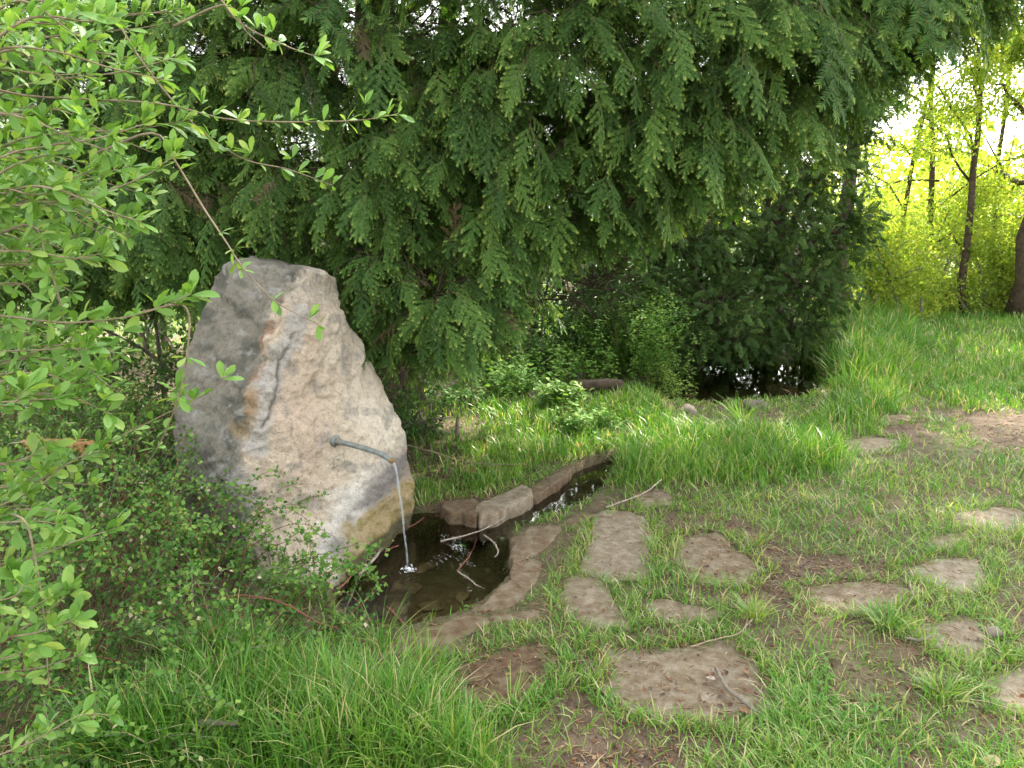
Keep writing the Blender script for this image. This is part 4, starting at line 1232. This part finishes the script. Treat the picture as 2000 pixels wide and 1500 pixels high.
B = norm(np.cross(LA, LN)); N2 = np.cross(B, LA)
for i in order[:300]:
    o = link('leaf', lv[int(np.clip(LV[i] * 8, 0, 7))], privet)
    o.matrix_basis = Matrix(((B[i][0] * LS[i], LA[i][0] * LS[i], N2[i][0] * LS[i], LP[i][0]), (B[i][1] * LS[i], LA[i][1] * LS[i], N2[i][1] * LS[i], LP[i][1]),
                             (B[i][2] * LS[i], LA[i][2] * LS[i], N2[i][2] * LS[i], LP[i][2]), (0, 0, 0, 1)))
rest = order[300:]
a = Acc()
T, TF = obovate(w=.21)
scatter(a, T, TF, LP[rest], LA[rest], LN[rest], LS[rest], LV[rest])
a.build('leaves', M['privet'], privet)['kind'] = 'stuff'

# ================================================================ low spreading shrub with tiny leaves
COTO = gpoly([(-250, 960), (200, 910), (370, 950), (470, 1050), (570, 1130), (660, 1180), (700, 1235), (600, 1260), (480, 1300), (330, 1420), (150, 1560), (-300, 1560)])
coto = empty('spreading_shrub', (-1.6, 2.9, 0), 'low tangled shrub with tiny glossy leaves and reddish twigs left of the boulder', 'shrub')
crng = np.random.default_rng(55)
lo, hi = COTO.min(0), COTO.max(0)
bases = crng.uniform(lo, hi, (1500, 2)); sd0 = sdist(bases, COTO); bases = bases[sd0 < 0][:680]; sdb = -sdist(bases, COTO)
st = Acc(); st2 = Acc()
P, A, N, S, Vv = [], [], [], [], []
for i, b in enumerate(bases):
    hmax = .16 + .46 * min(1, sdb[i] / .5) * (.6 + .4 * (b[1] - 2) / 1.5)
    az = crng.uniform(0, 6.283) if crng.random() < .5 else crng.normal(-.3, .8)
    ln = crng.uniform(.22, .55)
    d = np.array([math.cos(az), math.sin(az), 0])
    z0 = float(ground_z(b[:1], b[1:2])[0])
    h = hmax * crng.uniform(.55, 1.1)
    s = np.linspace(0, 1, 10)
    pts = np.array([b[0], b[1], z0]) + d * (s[:, None] * ln)
    pts[:, 2] += h * (np.sin(s * crng.uniform(1.7, 2.5)))
    pts += np.cumsum(crng.normal(size=(10, 3)) * .006, axis=0)
    tube(st if crng.random() < .6 else st2, pts, .0026 - .0018 * s, 4)
    cnt = int(ln / .014)
    for q in range(cnt):
        u = .15 + .85 * q / cnt
        i0 = min(int(u * 9), 8); f = u * 9 - i0
        p = pts[i0] * (1 - f) + pts[i0 + 1] * f
        for _ in range(2):
            P.append(p + crng.normal(size=3) * .012); A.append(norm(crng.normal(size=3) + [0, -.1, .5])); N.append(crng.normal(size=3) * .6 + [0, -.3, 1])
            S.append(crng.uniform(.016, .027)); Vv.append(1.0 if crng.random() < .015 else np.clip(.25 + .38 * u + crng.normal() * .17, 0, .85))
for q in range(26):   # long whips that reach over the stone foot and the pool
    b = bases[crng.integers(0, len(bases))]
    d = norm(np.array([crng.uniform(.3, 1), crng.uniform(-.5, .5), 0])); ln = crng.uniform(.4, .8)
    if sdist((b + d[:2] * ln)[None], STONE_FOOT)[0] < .05: continue
    s = np.linspace(0, 1, 12)
    pts = np.array([b[0], b[1], .1]) + d * (s[:, None] * ln); pts[:, 2] += crng.uniform(.15, .4) * np.sin(s * 2.4)
    tube(st, pts, .0024 - .0015 * s, 4)
    for u in np.linspace(.1, 1, int(ln / .014)):
        i0 = min(int(u * 11), 10); f = u * 11 - i0
        P.append(pts[i0] * (1 - f) + pts[i0 + 1] * f); A.append(norm(crng.normal(size=3) + [0, 0, .5])); N.append(crng.normal(size=3) * .6 + [0, -.3, 1])
        S.append(crng.uniform(.008, .013)); Vv.append(np.clip(.5 + crng.normal() * .2, 0, .9))
tag(st.build('reddish_twigs', M['twig_red'], coto), kind='stuff'); tag(st2.build('grey_twigs', M['bark_grey'], coto), kind='stuff')
a = Acc(); scatter(a, *DIAMOND, np.array(P), np.array(A), np.array(N), np.array(S), np.array(Vv), W=np.array(S) * 1.25)
a.build('leaves', M['coto'], coto)['kind'] = 'stuff'
print('coto leaves', len(P))

# ================================================================ leafy weeds
def weed(name, c, h, spread, nst, leaf, label, rng, mat='weed', T=OVAL, v0=.5, gap=.028, cat='plant', group=None, per=3):
    g = float(ground_z(np.array([c[0]]), np.array([c[1]]))[0])
    t = empty(name, (c[0], c[1], g), label, cat, group)
    s_ = Acc(); P, A, N, S, V_ = [], [], [], [], []
    for k in range(int(nst * 3)):
        b = np.array([c[0], c[1], g - .02]) + np.array([rng.normal(), rng.normal(), 0]) * spread * .62
        hh = h * rng.uniform(.5, 1.1)
        e = b + np.array([rng.normal() * spread * .5, rng.normal() * spread * .5, hh])
        pts = catmull([b, (b + e) / 2 + [rng.normal() * .03, 0, .12 * hh], e], 9)
        s = np.linspace(0, 1, 9); tube(s_, pts, .0035 - .0025 * s, 4)
        m = max(2, int(hh / gap))
        for q in range(m):
            u = .12 + .88 * (q + 1) / m; i0 = min(int(u * 8), 7); f = u * 8 - i0
            p = pts[i0] * (1 - f) + pts[i0 + 1] * f
            az = rng.uniform(0, 6.28)
            for w in range(per):
                an = az + w * 6.283 / per
                P.append(p + rng.normal(size=3) * .018 * (1 + h)); A.append(norm([math.cos(an + rng.normal() * .5), math.sin(an + rng.normal() * .5), rng.uniform(-.3, .6)])); N.append(np.array([0, -.15, 1]) + rng.normal(size=3) * .3)
                S.append(rng.uniform(*leaf) * 1.75 * (1.1 - .4 * u)); V_.append(np.clip(v0 + rng.normal() * .15 + .2 * (u - .5), 0, 1))
    tag(s_.build('stems', M['yew_stem'], t), kind='stuff')
    a = Acc(); scatter(a, *T, np.array(P), np.array(A), np.array(N), np.array(S), np.array(V_))
    a.build('leaves', M[mat], t)['kind'] = 'stuff'
    return t

wr = np.random.default_rng(66)
WG = 'leafy weeds between the boulder and the far pond'
for (px_, py_, h, sp, n, leaf, v0, lab) in [
    (1010, 770, .34, .22, 16, (.025, .045), .55, 'bright leafy weeds under the yew, left of the dark log'),
    (1085, 800, .26, .16, 12, (.03, .055), .6, 'broad-leaved weed in front of the dark log'),
    (1150, 850, .20, .13, 9, (.03, .05), .55, 'broad-leaved weed nearest the channel'),
    (960, 740, .30, .2, 12, (.02, .035), .45, 'dim leafy weeds at the foot of the yew sprays'),
    (1180, 715, .55, .3, 16, (.02, .035), .45, 'tall small-leaved weeds behind the dark log'),
    (1255, 735, .95, .35, 20, (.02, .035), .6, 'tallest bright weeds with small leaves left of the far pond'),
    (1310, 750, .6, .2, 10, (.018, .03), .85, 'yellowish weed leaning over the left end of the far pond'),
    (1400, 690, .7, .35, 16, (.02, .035), .5, 'leafy weeds behind the middle of the far pond'),
    (1490, 688, .55, .3, 14, (.025, .04), .6, 'bright leafy weeds behind the right part of the far pond'),
    (1350, 680, .8, .3, 12, (.02, .035), .5, 'leafy weeds in front of the evergreen bush'),
    (850, 790, .26, .26, 12, (.02, .03), .4, 'low shaded weeds between the boulder and the yew sprays'), (930, 790, .2, .22, 8, (.022, .035), .5, 'low weeds at the back of the grass behind the pool'),
    (1050, 720, .5, .3, 14, (.025, .04), .45, 'bushy weeds under the hem of the yew'),
    (1210, 720, .75, .4, 18, (.022, .038), .55, 'bushy light green weeds between the log and the tallest weeds'), (1290, 690, .9, .4, 14, (.02, .035), .45, 'tall weeds against the left side of the evergreen bush'),
    (1120, 745, .4, .3, 12, (.025, .04), .6, 'leafy weeds just behind the dark log'), (1000, 735, .45, .35, 14, (.022, .04), .5, 'leafy weeds crowding under the yew hem'),
    (1100, 700, .5, .3, 12, (.02, .035), .4, 'shaded weeds deep under the yew')]:
    weed('leafy_weed', G(px_, py_)[:2], h, sp, n, leaf, lab, wr, v0=v0 + .08, group=WG)
s, n = on_stone(668, 1052)
f = weed('fern_sprout', (s[0] + .03, s[1] - .03), .15, .05, 3, (.025, .04), 'small bright fern growing from the foot of the boulder', wr, v0=.7, gap=.018, T=DIAMOND)
# ================================================================ grass
Z_TALL_L = gpoly([(400, 1290), (540, 1310), (680, 1375), (830, 1385), (890, 1410), (880, 1440), (960, 1460), (980, 1540), (100, 1540), (300, 1420)])
Z_BACK = gpoly([(790, 800), (900, 780), (1200, 790), (1240, 850), (1180, 900), (1100, 925), (1030, 955), (930, 975), (860, 980), (805, 985), (800, 900)])
Z_STRIP = gpoly([(1200, 900), (1240, 850), (1340, 830), (1500, 830), (1620, 795), (1660, 740), (1760, 700), (1800, 760), (1700, 850), (1640, 920), (1480, 950), (1330, 940), (1220, 960)])
Z_BANK = gpoly([(1560, 690), (1640, 645), (1760, 640), (1800, 690), (1740, 760), (1640, 780), (1560, 770), (1620, 740)])
Z_POND = gpoly([(1190, 760), (1260, 760), (1300, 805), (1360, 815), (1400, 835), (1280, 860), (1200, 820)])
Z_MID = gpoly([(1330, 945), (1560, 900), (1700, 905), (1850, 900), (2080, 930), (2080, 1085), (1850, 1035), (1720, 1095), (1560, 1060), (1420, 1000)])
Z_SHORE = gpoly([(1330, 770), (1640, 745), (1620, 800), (1540, 850), (1400, 860), (1330, 840)])
Z_FAR = gpoly([(1650, 640), (2100, 630), (2200, 800), (1850, 800), (1750, 740)])

def grass_at(P):
    """density (0..1) and height of the grass at ground points."""
    x, y = P[:, 0], P[:, 1]
    den = np.clip((fnoise(x * 3.2, y * 3.2, 61, 3) - .36) * 2.4, .12, .9)
    ht = .035 + .045 * fnoise(x * 2.2, y * 2.2, 62)
    for b in BARE:
        w = sstep(.10, -.10, sdist(P, b) + (fnoise(x * 9, y * 9, 63) - .5) * .16)
        den = den * (1 - .93 * w)
    for poly, d, h0, h1, soft in [(Z_MID, .5, .04, .10, .3), (Z_FAR, .9, .08, .16, .6), (Z_STRIP, .95, .10, .27, .25), (Z_BACK, .95, .07, .16, .12), (Z_POND, .95, .10, .2, .2),
                                  (Z_BANK, 1, .25, .45, .3), (Z_TALL_L, 1, .13, .30, .14)]:
        w = sstep(soft * .5, -soft * .5, sdist(P, poly))
        hh = h0 + (h1 - h0) * fnoise(x * 2.7 + 9, y * 2.7, 64)
        den = den * (1 - w) + d * w * np.clip((fnoise(x * 4, y * 4, 69) - .12) * 3, .3, 1)
        ht = ht * (1 - w) + hh * w
    far = sstep(10, 13, y)
    den = np.maximum(den, far * .8); ht = np.maximum(ht, far * .12)
    dw = np.minimum.reduce([sdist(P, POOL), sdist(P, CHANNEL), sdist(P, POND) + .1])
    den = np.where(dw < .015, 0, den)
    df = np.minimum.reduce([sdist(P, q) for q in FLAGPOLY])
    den = np.where(df < -.01, np.where(df < -.05, .0, .3), np.where(df < .06, np.maximum(den, .8), den))
    dr = np.minimum.reduce([sdist(P, q) for q in RIMPOLY]); den = np.where(dr < .02, 0, den); ht = np.where(dr < .15, np.minimum(ht, .05), ht)
    sh = sstep(.15, -.15, sdist(P, Z_SHORE)); ht = ht * (1 - sh) + .06 * sh
    den = np.where(sdist(P, STONE_FOOT) < .0, 0, den)
    shade = sstep(.1, -.6, x) * sstep(4.4, 4.8, y) * sstep(9, 8, y)
    den = den * (1 - .85 * shade)
    den = den * (1 - .75 * sstep(.0, -.25, sdist(P, COTO)))
    return den, ht

TB = []
for t_, w_ in ((0, .8), (.35, 1.0), (.7, .72)):
    TB += [[-w_ / 2, t_], [w_ / 2, t_]]
def blades(acc, P, H, rng, width, lean=.5, vshift=0, clump=None):
    n = len(P)
    z = ground_z(P[:, 0], P[:, 1])
    az = rng.uniform(0, 6.283, n) if clump is None else clump
    d = np.stack([np.cos(az), np.sin(az), np.zeros(n)], 1)
    ln = np.abs(rng.normal(lean, .28, n))
    up = np.array([0, 0, 1.0])
    side = np.stack([-np.sin(az + rng.normal(size=n) * .6), np.cos(az + rng.normal(size=n) * .6), np.zeros(n)], 1)
    base = np.stack([P[:, 0], P[:, 1], z - .006], 1)
    rows = []
    for t_, w_ in ((0, .75), (.35, 1.0), (.72, .7), (1.0, 0)):
        c = base + up * (H * (t_ - .32 * ln * t_ ** 2.2))[:, None] + d * (H * ln * t_ ** 1.8)[:, None]
        if t_ < 1:
            rows.append(c - side * (width * w_ / 2)[:, None]); rows.append(c + side * (width * w_ / 2)[:, None])
        else: rows.append(c)
    V = np.stack(rows, 1).reshape(-1, 3)
    o = (np.arange(n) * 7)[:, None]
    Q = np.concatenate([o + [0, 1, 3, 2], o + [2, 3, 5, 4]]); T = o + [4, 5, 6]
    r = rng.random(n)
    v = np.clip(rng.normal(.42, .17, n) + vshift, 0, .84)
    v = np.where(r < (.18 if vshift is not None and lean > .7 else .13), rng.uniform(.9, 1, n), v)
    acc.add(V, [Q, T], np.repeat(v, 7))

gr = np.random.default_rng(88)
def sample(n, y0, y1, spread, rng):
    y = y0 * (y1 / y0) ** rng.random(n)
    x = (rng.random(n) * 2 - 1) * (.76 * y + spread)
    return np.stack([x, y], 1)
P = sample(400000, 1.75, 14.5, 1.3, gr)
den, ht = grass_at(P)
keep = gr.random(len(P)) < den
P, ht = P[keep], ht[keep]
tall = ht > .085
print('grass blades', len(P))
def widths(P, ht, rng): return np.clip(.0034 + .008 * ht, .0038, .0052) * rng.uniform(.7, 1.35, len(P)) * np.clip(P[:, 1] / 3.5, 1, 2.4)
a = Acc(); q = ~tall
patch = (fnoise(P[:, 0] * 1.6, P[:, 1] * 1.6, 71) - .5) * .5
blades(a, P[q], ht[q] * gr.uniform(.45, 1.5, q.sum()), gr, widths(P[q], ht[q], gr), .75, patch[q] + .07)
tag(a.build('short_grass', M['grass']), 'short worn grass growing between the flagstones', 'grass', kind='stuff')
a = Acc(); q = tall
blades(a, P[q], ht[q] * gr.uniform(.5, 1.4, q.sum()), gr, widths(P[q], ht[q], gr), .55, patch[q])
tag(a.build('tall_grass', M['grass']), 'long lush green grass by the pool and along the bank', 'grass', kind='stuff')

M['pondstone'] = rough_mat('mossy_stone', [(.3, (.06, .055, .045)), (.55, (.15, .125, .10)), (.75, (.26, .22, .18))], scale=7, rough=.85, bump=.6, attr=.6)
# single grass tufts one can pick out
def tuft(px_, py_, n, h, w, lab, lean=.6, vs=0.0):
    c = G(px_, py_)[:2]
    a = Acc(); az = gr.uniform(0, 6.283, n)
    P = c + np.stack([np.cos(az), np.sin(az)], 1) * (gr.random(n)[:, None] ** .7 * .06)
    blades(a, P, h * gr.uniform(.5, 1.15, n), gr, w * gr.uniform(.7, 1.3, n), lean, vs, az + gr.normal(size=n) * .4)
    tag(a.build('grass_tuft', M['grass']), lab, 'grass tuft', 'grass tufts standing out of the path')
tuft(1735, 1225, 170, .11, .005, 'broad-bladed dark green grass tuft below the earthy flat flagstone', .9, -.05)
tuft(1470, 1205, 110, .11, .0042, 'pale grey-green grass tuft right of the narrow flagstone', .8, .3)
tuft(1840, 1360, 110, .10, .005, 'bright yellow-green grass tuft at the lower right', .8, .15)
tuft(1480, 1060, 60, .10, .004, 'thin grass tuft beside the littered flagstone', .8, .2)
tuft(745, 1275, 45, .24, .0045, 'long arching grass tuft at the near left corner of the pool', .8, 0)
tuft(1000, 1385, 40, .15, .004, 'seeding grass tuft on the wet brown flagstone', .7, .2)
tuft(830, 1320, 60, .20, .0045, 'upright grass tuft left of the wet brown flagstone', .35, .12)
tuft(1450, 830, 70, .30, .008, 'tall arching grass tuft on the near shore of the far pond', .7, .05)
tuft(830, 985, 160, .10, .004, 'grass cushion hanging over the pool edge beside the boulder', 1.0, .1)

# ---------------------------------------------------------------- litter
lr = np.random.default_rng(99)
P = sample(76000, 1.8, 9, 1.2, lr)
w = np.full(len(P), .26)
for b in BARE: w = np.maximum(w, .8 * sstep(.1, -.1, sdist(P, b)))
w = np.maximum(w, .9 * sstep(.3, -.4, P[:, 0]) * sstep(4.3, 4.6, P[:, 1]))
for q in FLAGPOLY: w = np.where(sdist(P, q) < -.02, w * .3, w)
w = np.where(np.minimum.reduce([sdist(P, POOL), sdist(P, CHANNEL), sdist(P, POND)]) < .02, 0, w)
w = np.where(sdist(P, STONE_FOOT) < 0.02, 0, w)
P = P[lr.random(len(P)) < w]; n = len(P)
z = ground_z(P[:, 0], P[:, 1]) + .004
for q, f in zip(FLAGPOLY, FLAGS): z = np.where(sdist(P, q) < 0, f[1] * .3 + .008, z)
a = Acc()
straw = lr.random(n) < .45
Sx = np.where(straw, lr.uniform(.025, .07, n), lr.uniform(.010, .03, n)); Wx = np.where(straw, lr.uniform(.004, .008, n), Sx * .9)
A = np.stack([lr.normal(size=n), lr.normal(size=n), lr.normal(size=n) * .12], 1)
scatter(a, *DIAMOND, np.stack([P[:, 0], P[:, 1], z], 1), A, lr.normal(size=(n, 3)) * .3 + [0, 0, 1], Sx, np.where(straw, lr.uniform(.65, 1, n), lr.uniform(0, .65, n)), W=Wx)
tag(a.build('leaf_litter', M['litter']), 'brown dry leaf scraps and straw scattered on the soil', 'leaf litter', kind='stuff')
print('litter', n)
# clover in the turf
# crumbs of soil and grit
P = sample(16000, 1.8, 6, .2, lr)
w = np.full(len(P), .10)
for b in BARE: w = np.maximum(w, .7 * sstep(.1, -.1, sdist(P, b)))
w = np.where(np.minimum.reduce([sdist(P, POOL), sdist(P, CHANNEL)]) < .02, 0, w)
w = np.where(np.minimum.reduce([sdist(P, q) for q in FLAGPOLY + RIMPOLY]) < .0, w * .04, w)
P = P[lr.random(len(P)) < w]; n = len(P)
a = Acc(); OCT = np.array([[-.5, .5, .1], [.5, .55, 0], [0, 0, .05], [0, 1, 0], [0.05, .5, .4], [0, .5, -.4]])
z = ground_z(P[:, 0], P[:, 1])
for q, f in zip(FLAGPOLY, FLAGS): z = np.where(sdist(P, q) < 0, f[1] * .3 + .003, z)
scatter(a, OCT, [np.array([[0, 2, 4], [2, 1, 4], [1, 3, 4], [3, 0, 4], [2, 0, 5], [1, 2, 5], [3, 1, 5], [0, 3, 5]])], np.stack([P[:, 0], P[:, 1], z + .002], 1), np.stack([lr.normal(size=n), lr.normal(size=n), np.zeros(n)], 1), lr.normal(size=(n, 3)) * .3 + [0, 0, 1], lr.uniform(.004, .014, n), lr.uniform(.1, .9, n))
tag(a.build('soil_crumbs', M['pondstone']), 'crumbs of soil and grit on the bare patches of the path', 'grit', kind='stuff')
# clover leaves
P = sample(40000, 1.9, 6, .2, lr)
w = sstep(.60, .72, fnoise(P[:, 0] * 2.1 + 4, P[:, 1] * 2.1, 81))
d_, h_ = grass_at(P)
P = P[(lr.random(len(P)) < w * (d_ > .2) * .8)]; n = len(P)
P3 = np.repeat(np.stack([P[:, 0], P[:, 1], ground_z(P[:, 0], P[:, 1]) + lr.uniform(.01, .035, n)], 1), 3, 0)
az = np.repeat(lr.uniform(0, 6.28, n), 3) + np.tile([0, 2.09, 4.19], n)
a = Acc(); scatter(a, *OVAL, P3, np.stack([np.cos(az), np.sin(az), np.full(3 * n, .15)], 1), lr.normal(size=(3 * n, 3)) * .15 + [0, 0, 1], lr.uniform(.007, .012, 3 * n), np.clip(lr.normal(.45, .15, 3 * n), 0, 1), W=lr.uniform(.014, .02, 3 * n))
tag(a.build('clover', M['weed']), 'small clover leaves low among the path grass', 'clover', kind='stuff')

# ================================================================ small things
def twig(name, pts, r0, r1, mat, label, forks=(), cat='twig', group=None, seed=0):
    rg = np.random.default_rng(seed)
    c = catmull(pts, 18); c = c + np.cumsum(rg.normal(size=c.shape) * .0012, axis=0)
    a = Acc(); tube(a, c, np.linspace(r0, r1, 18), 7)
    o = a.build(name, M[mat])
    for f in forks:
        b = Acc(); tube(b, catmull(f, 9), np.linspace(r0 * .6, r1 * .7, 9), 5); b.build('side_twig', M[mat], o)
    return tag(o, label, cat, group)
W = WATER_Z
def g3(px_, py_, z): return G(px_, py_, z)
TWG = 'twigs lying in the spring pool'
twig('floating_twig', [g3(860, 1058, W + .006), g3(905, 1048, W + .01), g3(945, 1035, W + .014), g3(985, 1012, W + .03)], .005, .003, 'twig_white', 'long pale twig lying across the pool towards the channel', group=TWG, seed=1,
     forks=[[g3(945, 1035, W + .014), g3(960, 1022, W + .03), g3(972, 1015, W + .04)]])
twig('floating_twig', [g3(945, 1045, W + .006), g3(965, 1060, W + .02), g3(975, 1078, W + .012), g3(970, 1092, W - .01)], .006, .004, 'twig_white', 'short crooked twig near the right rim of the pool', group=TWG, seed=2)
twig('floating_twig', [g3(932, 1052, W - .01), g3(918, 1080, W), g3(900, 1105, W + .004), g3(895, 1117, W + .006)], .0045, .0035, 'twig_red', 'dark red upper arm of the bent twig in the pool', group=TWG, seed=3)
twig('floating_twig', [g3(895, 1117, W + .01), g3(915, 1130, W + .012), g3(932, 1142, W + .006), g3(945, 1147, W - .005)], .0045, .003, 'twig_white', 'straight pale twig in the middle of the pool', group=TWG, seed=4)
twig('floating_twig', [g3(702, 1122, W + .02), g3(725, 1098, W + .02), g3(745, 1072, W + .02), g3(758, 1055, W + .02)], .009, .006, 'twig_white', 'thick pale stick along the foot of the boulder', group=TWG, seed=5)
twig('floating_twig', [g3(660, 1150, W + .03), g3(680, 1132, W + .02), g3(700, 1110, W + .015)], .006, .004, 'twig_red', 'rust-brown twig at the left corner of the pool', group=TWG, seed=6)
twig('floating_twig', [g3(790, 1035, W + .008), g3(810, 1022, W + .01), g3(832, 1008, W + .02)], .004, .003, 'twig_red', 'red twig floating behind the water jet', group=TWG, seed=7)
twig('floating_twig', [g3(752, 1078, W + .005), g3(766, 1070, W + .007), g3(780, 1064, W + .006)], .0045, .003, 'twig_red', 'short red twig left of the water jet', group=TWG, seed=8)
twig('floating_twig', [g3(850, 1006, W + .006), g3(900, 1016, W + .008), g3(945, 1030, W + .006)], .0035, .0025, 'twig_red', 'thin dark twig along the back edge of the pool', group=TWG, seed=9)
twig('floating_twig', [g3(755, 1185, W), g3(790, 1215, W + .02), g3(805, 1232, W + .05)], .006, .004, 'twig_red', 'dark red twig at the near edge of the pool', group=TWG, seed=10)
# leaves under and on the water
a = Acc(); T, TF = obovate(w=.34)
scatter(a, T, TF, [g3(890, 1066, W - .02)], [[1, .2, 0]], [[0, 0, 1]], .06, .5); tag(a.build('fallen_leaf', M['weed']), 'green leaf sunk in the pool below the long pale twig', 'leaf')
a = Acc(); scatter(a, T, TF, [g3(762, 1056, W + .006)], [[1, .2, 0]], [[0, -.3, 1]], .022, .95); tag(a.build('fallen_leaf', M['spring']), 'tiny yellow leaf at the end of the thick pale stick', 'leaf')
a = Acc(); scatter(a, T, TF, [g3(1915, 1480, .02)], [[.7, -.6, .25]], [[0, -.5, 1]], .055, .85); tag(a.build('fallen_leaf', M['litter']), 'orange-brown dry leaf at the bottom right corner', 'leaf')
a = Acc(); scatter(a, T, TF, [g3(1378, 1323, .026)], [[1, -.15, .05]], [[0, 0, 1]], .036, 1.0); tag(a.build('fallen_leaf', M['twig_white']), 'white curled leaf on the large dusty flagstone', 'leaf')
a = Acc(); scatter(a, T, TF, [g3(1470, 1395, .02)], [[-.6, .7, .1]], [[0, 0, 1]], .05, .5); tag(a.build('fallen_leaf', M['litter']), 'brown folded leaf at the end of the stick on the flagstone', 'leaf')
# sticks on the path
SG = 'sticks lying on the path'
twig('stick', [g3(1398, 1305, .03), g3(1420, 1345, .032), g3(1448, 1370, .03), g3(1478, 1392, .026)], .007, .005, 'bark_grey', 'dark stick lying on the large dusty flagstone', (), 'stick', SG, 21)
twig('stick', [g3(1348, 1262, .03), g3(1400, 1248, .035), g3(1440, 1238, .04), g3(1468, 1212, .05)], .003, .002, 'twig_tan', 'thin pale stick along the top edge of the large flagstone', (), 'stick', SG, 22)
twig('stick', [g3(1770, 1245, .03), g3(1800, 1250, .03), g3(1825, 1242, .03)], .006, .004, 'bark_grey', 'short grey stick below the broad-bladed tuft', (), 'stick', SG, 23)
twig('stick', [g3(1183, 990, .03), g3(1220, 978, .04), g3(1262, 960, .05), g3(1290, 935, .07)], .005, .004, 'twig_white', 'pale reed stalk behind the pale tan flagstone', (), 'stick', SG, 24)
twig('stick', [g3(385, 1412, .13), g3(415, 1412, .14), g3(460, 1418, .13)], .010, .008, 'bark_grey', 'broken piece of wood in the long grass at the lower left', (), 'stick', SG, 25)
twig('stick', [g3(604, 1415, .08), g3(615, 1385, .11), g3(632, 1358, .14)], .005, .004, 'twig_tan', 'upright pale stick in the long grass left of the wet flagstone', (), 'stick', SG, 26)
twig('stick', [g3(1776, 1135, .02), g3(1785, 1155, .025), g3(1795, 1178, .02)], .004, .003, 'twig_white', 'pale stick at the left edge of the angular grey flagstone', (), 'stick', SG, 27)
twig('dry_stem', [g3(785, 866, .11), g3(840, 882, .09), g3(900, 900, .06), g3(960, 908, .05), g3(1030, 906, .06)], .005, .003, 'twig_tan', 'long thin dry stem lying in the grass behind the boulder', (), 'stem', None, 28)
twig('bramble_whip', [g3(415, 1168, .20), g3(490, 1163, .22), g3(560, 1180, .20), g3(620, 1215, .13), g3(665, 1228, .08)], .0042, .003, 'twig_red', 'red arching whip over the grass left of the pool', (), 'stem', None, 29)

# grey log and stones by the far pond
lg = G(1135, 770); lg2 = G(1195, 768)
a = Acc(); c = catmull([lg + [-.05, 0, .07], (lg + lg2) / 2 + [0, 0, .085], lg2 + [.1, .05, .07]], 12); tube(a, c, .06 * (1 + .1 * np.sin(np.arange(12))), 12)
tag(a.build('log', M['bark_dark']), 'short dark weathered log among the weeds left of the far pond', 'log')
PG = 'stones around the far pond'
for i, (px_, py_, r, v, lab) in enumerate([
    (1372, 702, .22, .5, 'largest brown stone behind the left half of the far pond'), (1255, 708, .17, .6, 'tan stone half hidden by the tallest weeds'), (1540, 728, .28, .4, 'dark flat stone at the right end of the far pond'),
    (1345, 805, .10, .75, 'small pale stone on the near shore of the far pond'), (1270, 880, .09, .6, 'small grey stone in the grass in front of the far pond'), (1120, 735, .12, .55, 'grey stone above the weathered log'),
    (1150, 725, .16, .25, 'mossy dark stone beside the grey one above the log'), (1440, 700, .2, .35, 'dim stone behind the middle of the far pond'), (1475, 796, .12, .5, 'low stone at the near right shore of the far pond')]):
    c = G(px_, py_); c[2] = float(ground_z(c[:1], c[1:2])[0]) + r * .04
    tag(pebble('pond_stone', c, r, M['pondstone'], v, None, 80 + i, .6, (20, 12)), lab, 'stone', PG)
# dead reeds over the pond
a = Acc(); rr = np.random.default_rng(123)
n = 40; c = np.stack([rr.uniform(1.4, 3.4, n), rr.uniform(6.6, 8.2, n)], 1); c = c[np.abs(sdist(c, POND)) < .45]; n = len(c)
az = rr.uniform(0, 6.28, n)
scatter(a, *DIAMOND, np.stack([c[:, 0], c[:, 1], np.maximum(ground_z(c[:, 0], c[:, 1]), -.1) + .02], 1), np.stack([np.cos(az), np.sin(az), rr.uniform(.0, .5, n)], 1), rr.normal(size=(n, 3)), rr.uniform(.10, .24, n), rr.uniform(.5, 1, n), W=rr.uniform(.008, .012, n) * .6)
tag(a.build('dead_reeds', M['litter']), 'pale dead grass stalks lying over the edge of the far pond', 'dead grass', kind='stuff')
# brown dead conifer sprays
me = frond_mesh('dead_spray', 300, [M['dead'], M['twig_tan']])
for (p_, sc, rz, lab) in [(D(20, 866, 2.6), .9, -1.4, 'orange-brown dead conifer spray caught in the tangled shrub at the left edge'), (G(930, 925, .06), .5, .3, 'orange dead conifer spray lying in the grass behind the pool'),
                          (G(1150, 868, .06), .35, 1.1, 'small orange dead spray in the grass near the channel')]:
    o = link('dead_spray', me); o.location = p_; o.scale = (sc,) * 3; o.rotation_euler = (.1, .2, rz); tag(o, lab, 'dead twig', 'dead conifer sprays')
# knob on the flagstone
c = G(1940, 1237, .03); tag(pebble('stone', c, .035, M['pondstone'], .6, None, 97, .7), 'round brown knob of stone on the right corner of a flagstone', 'stone')
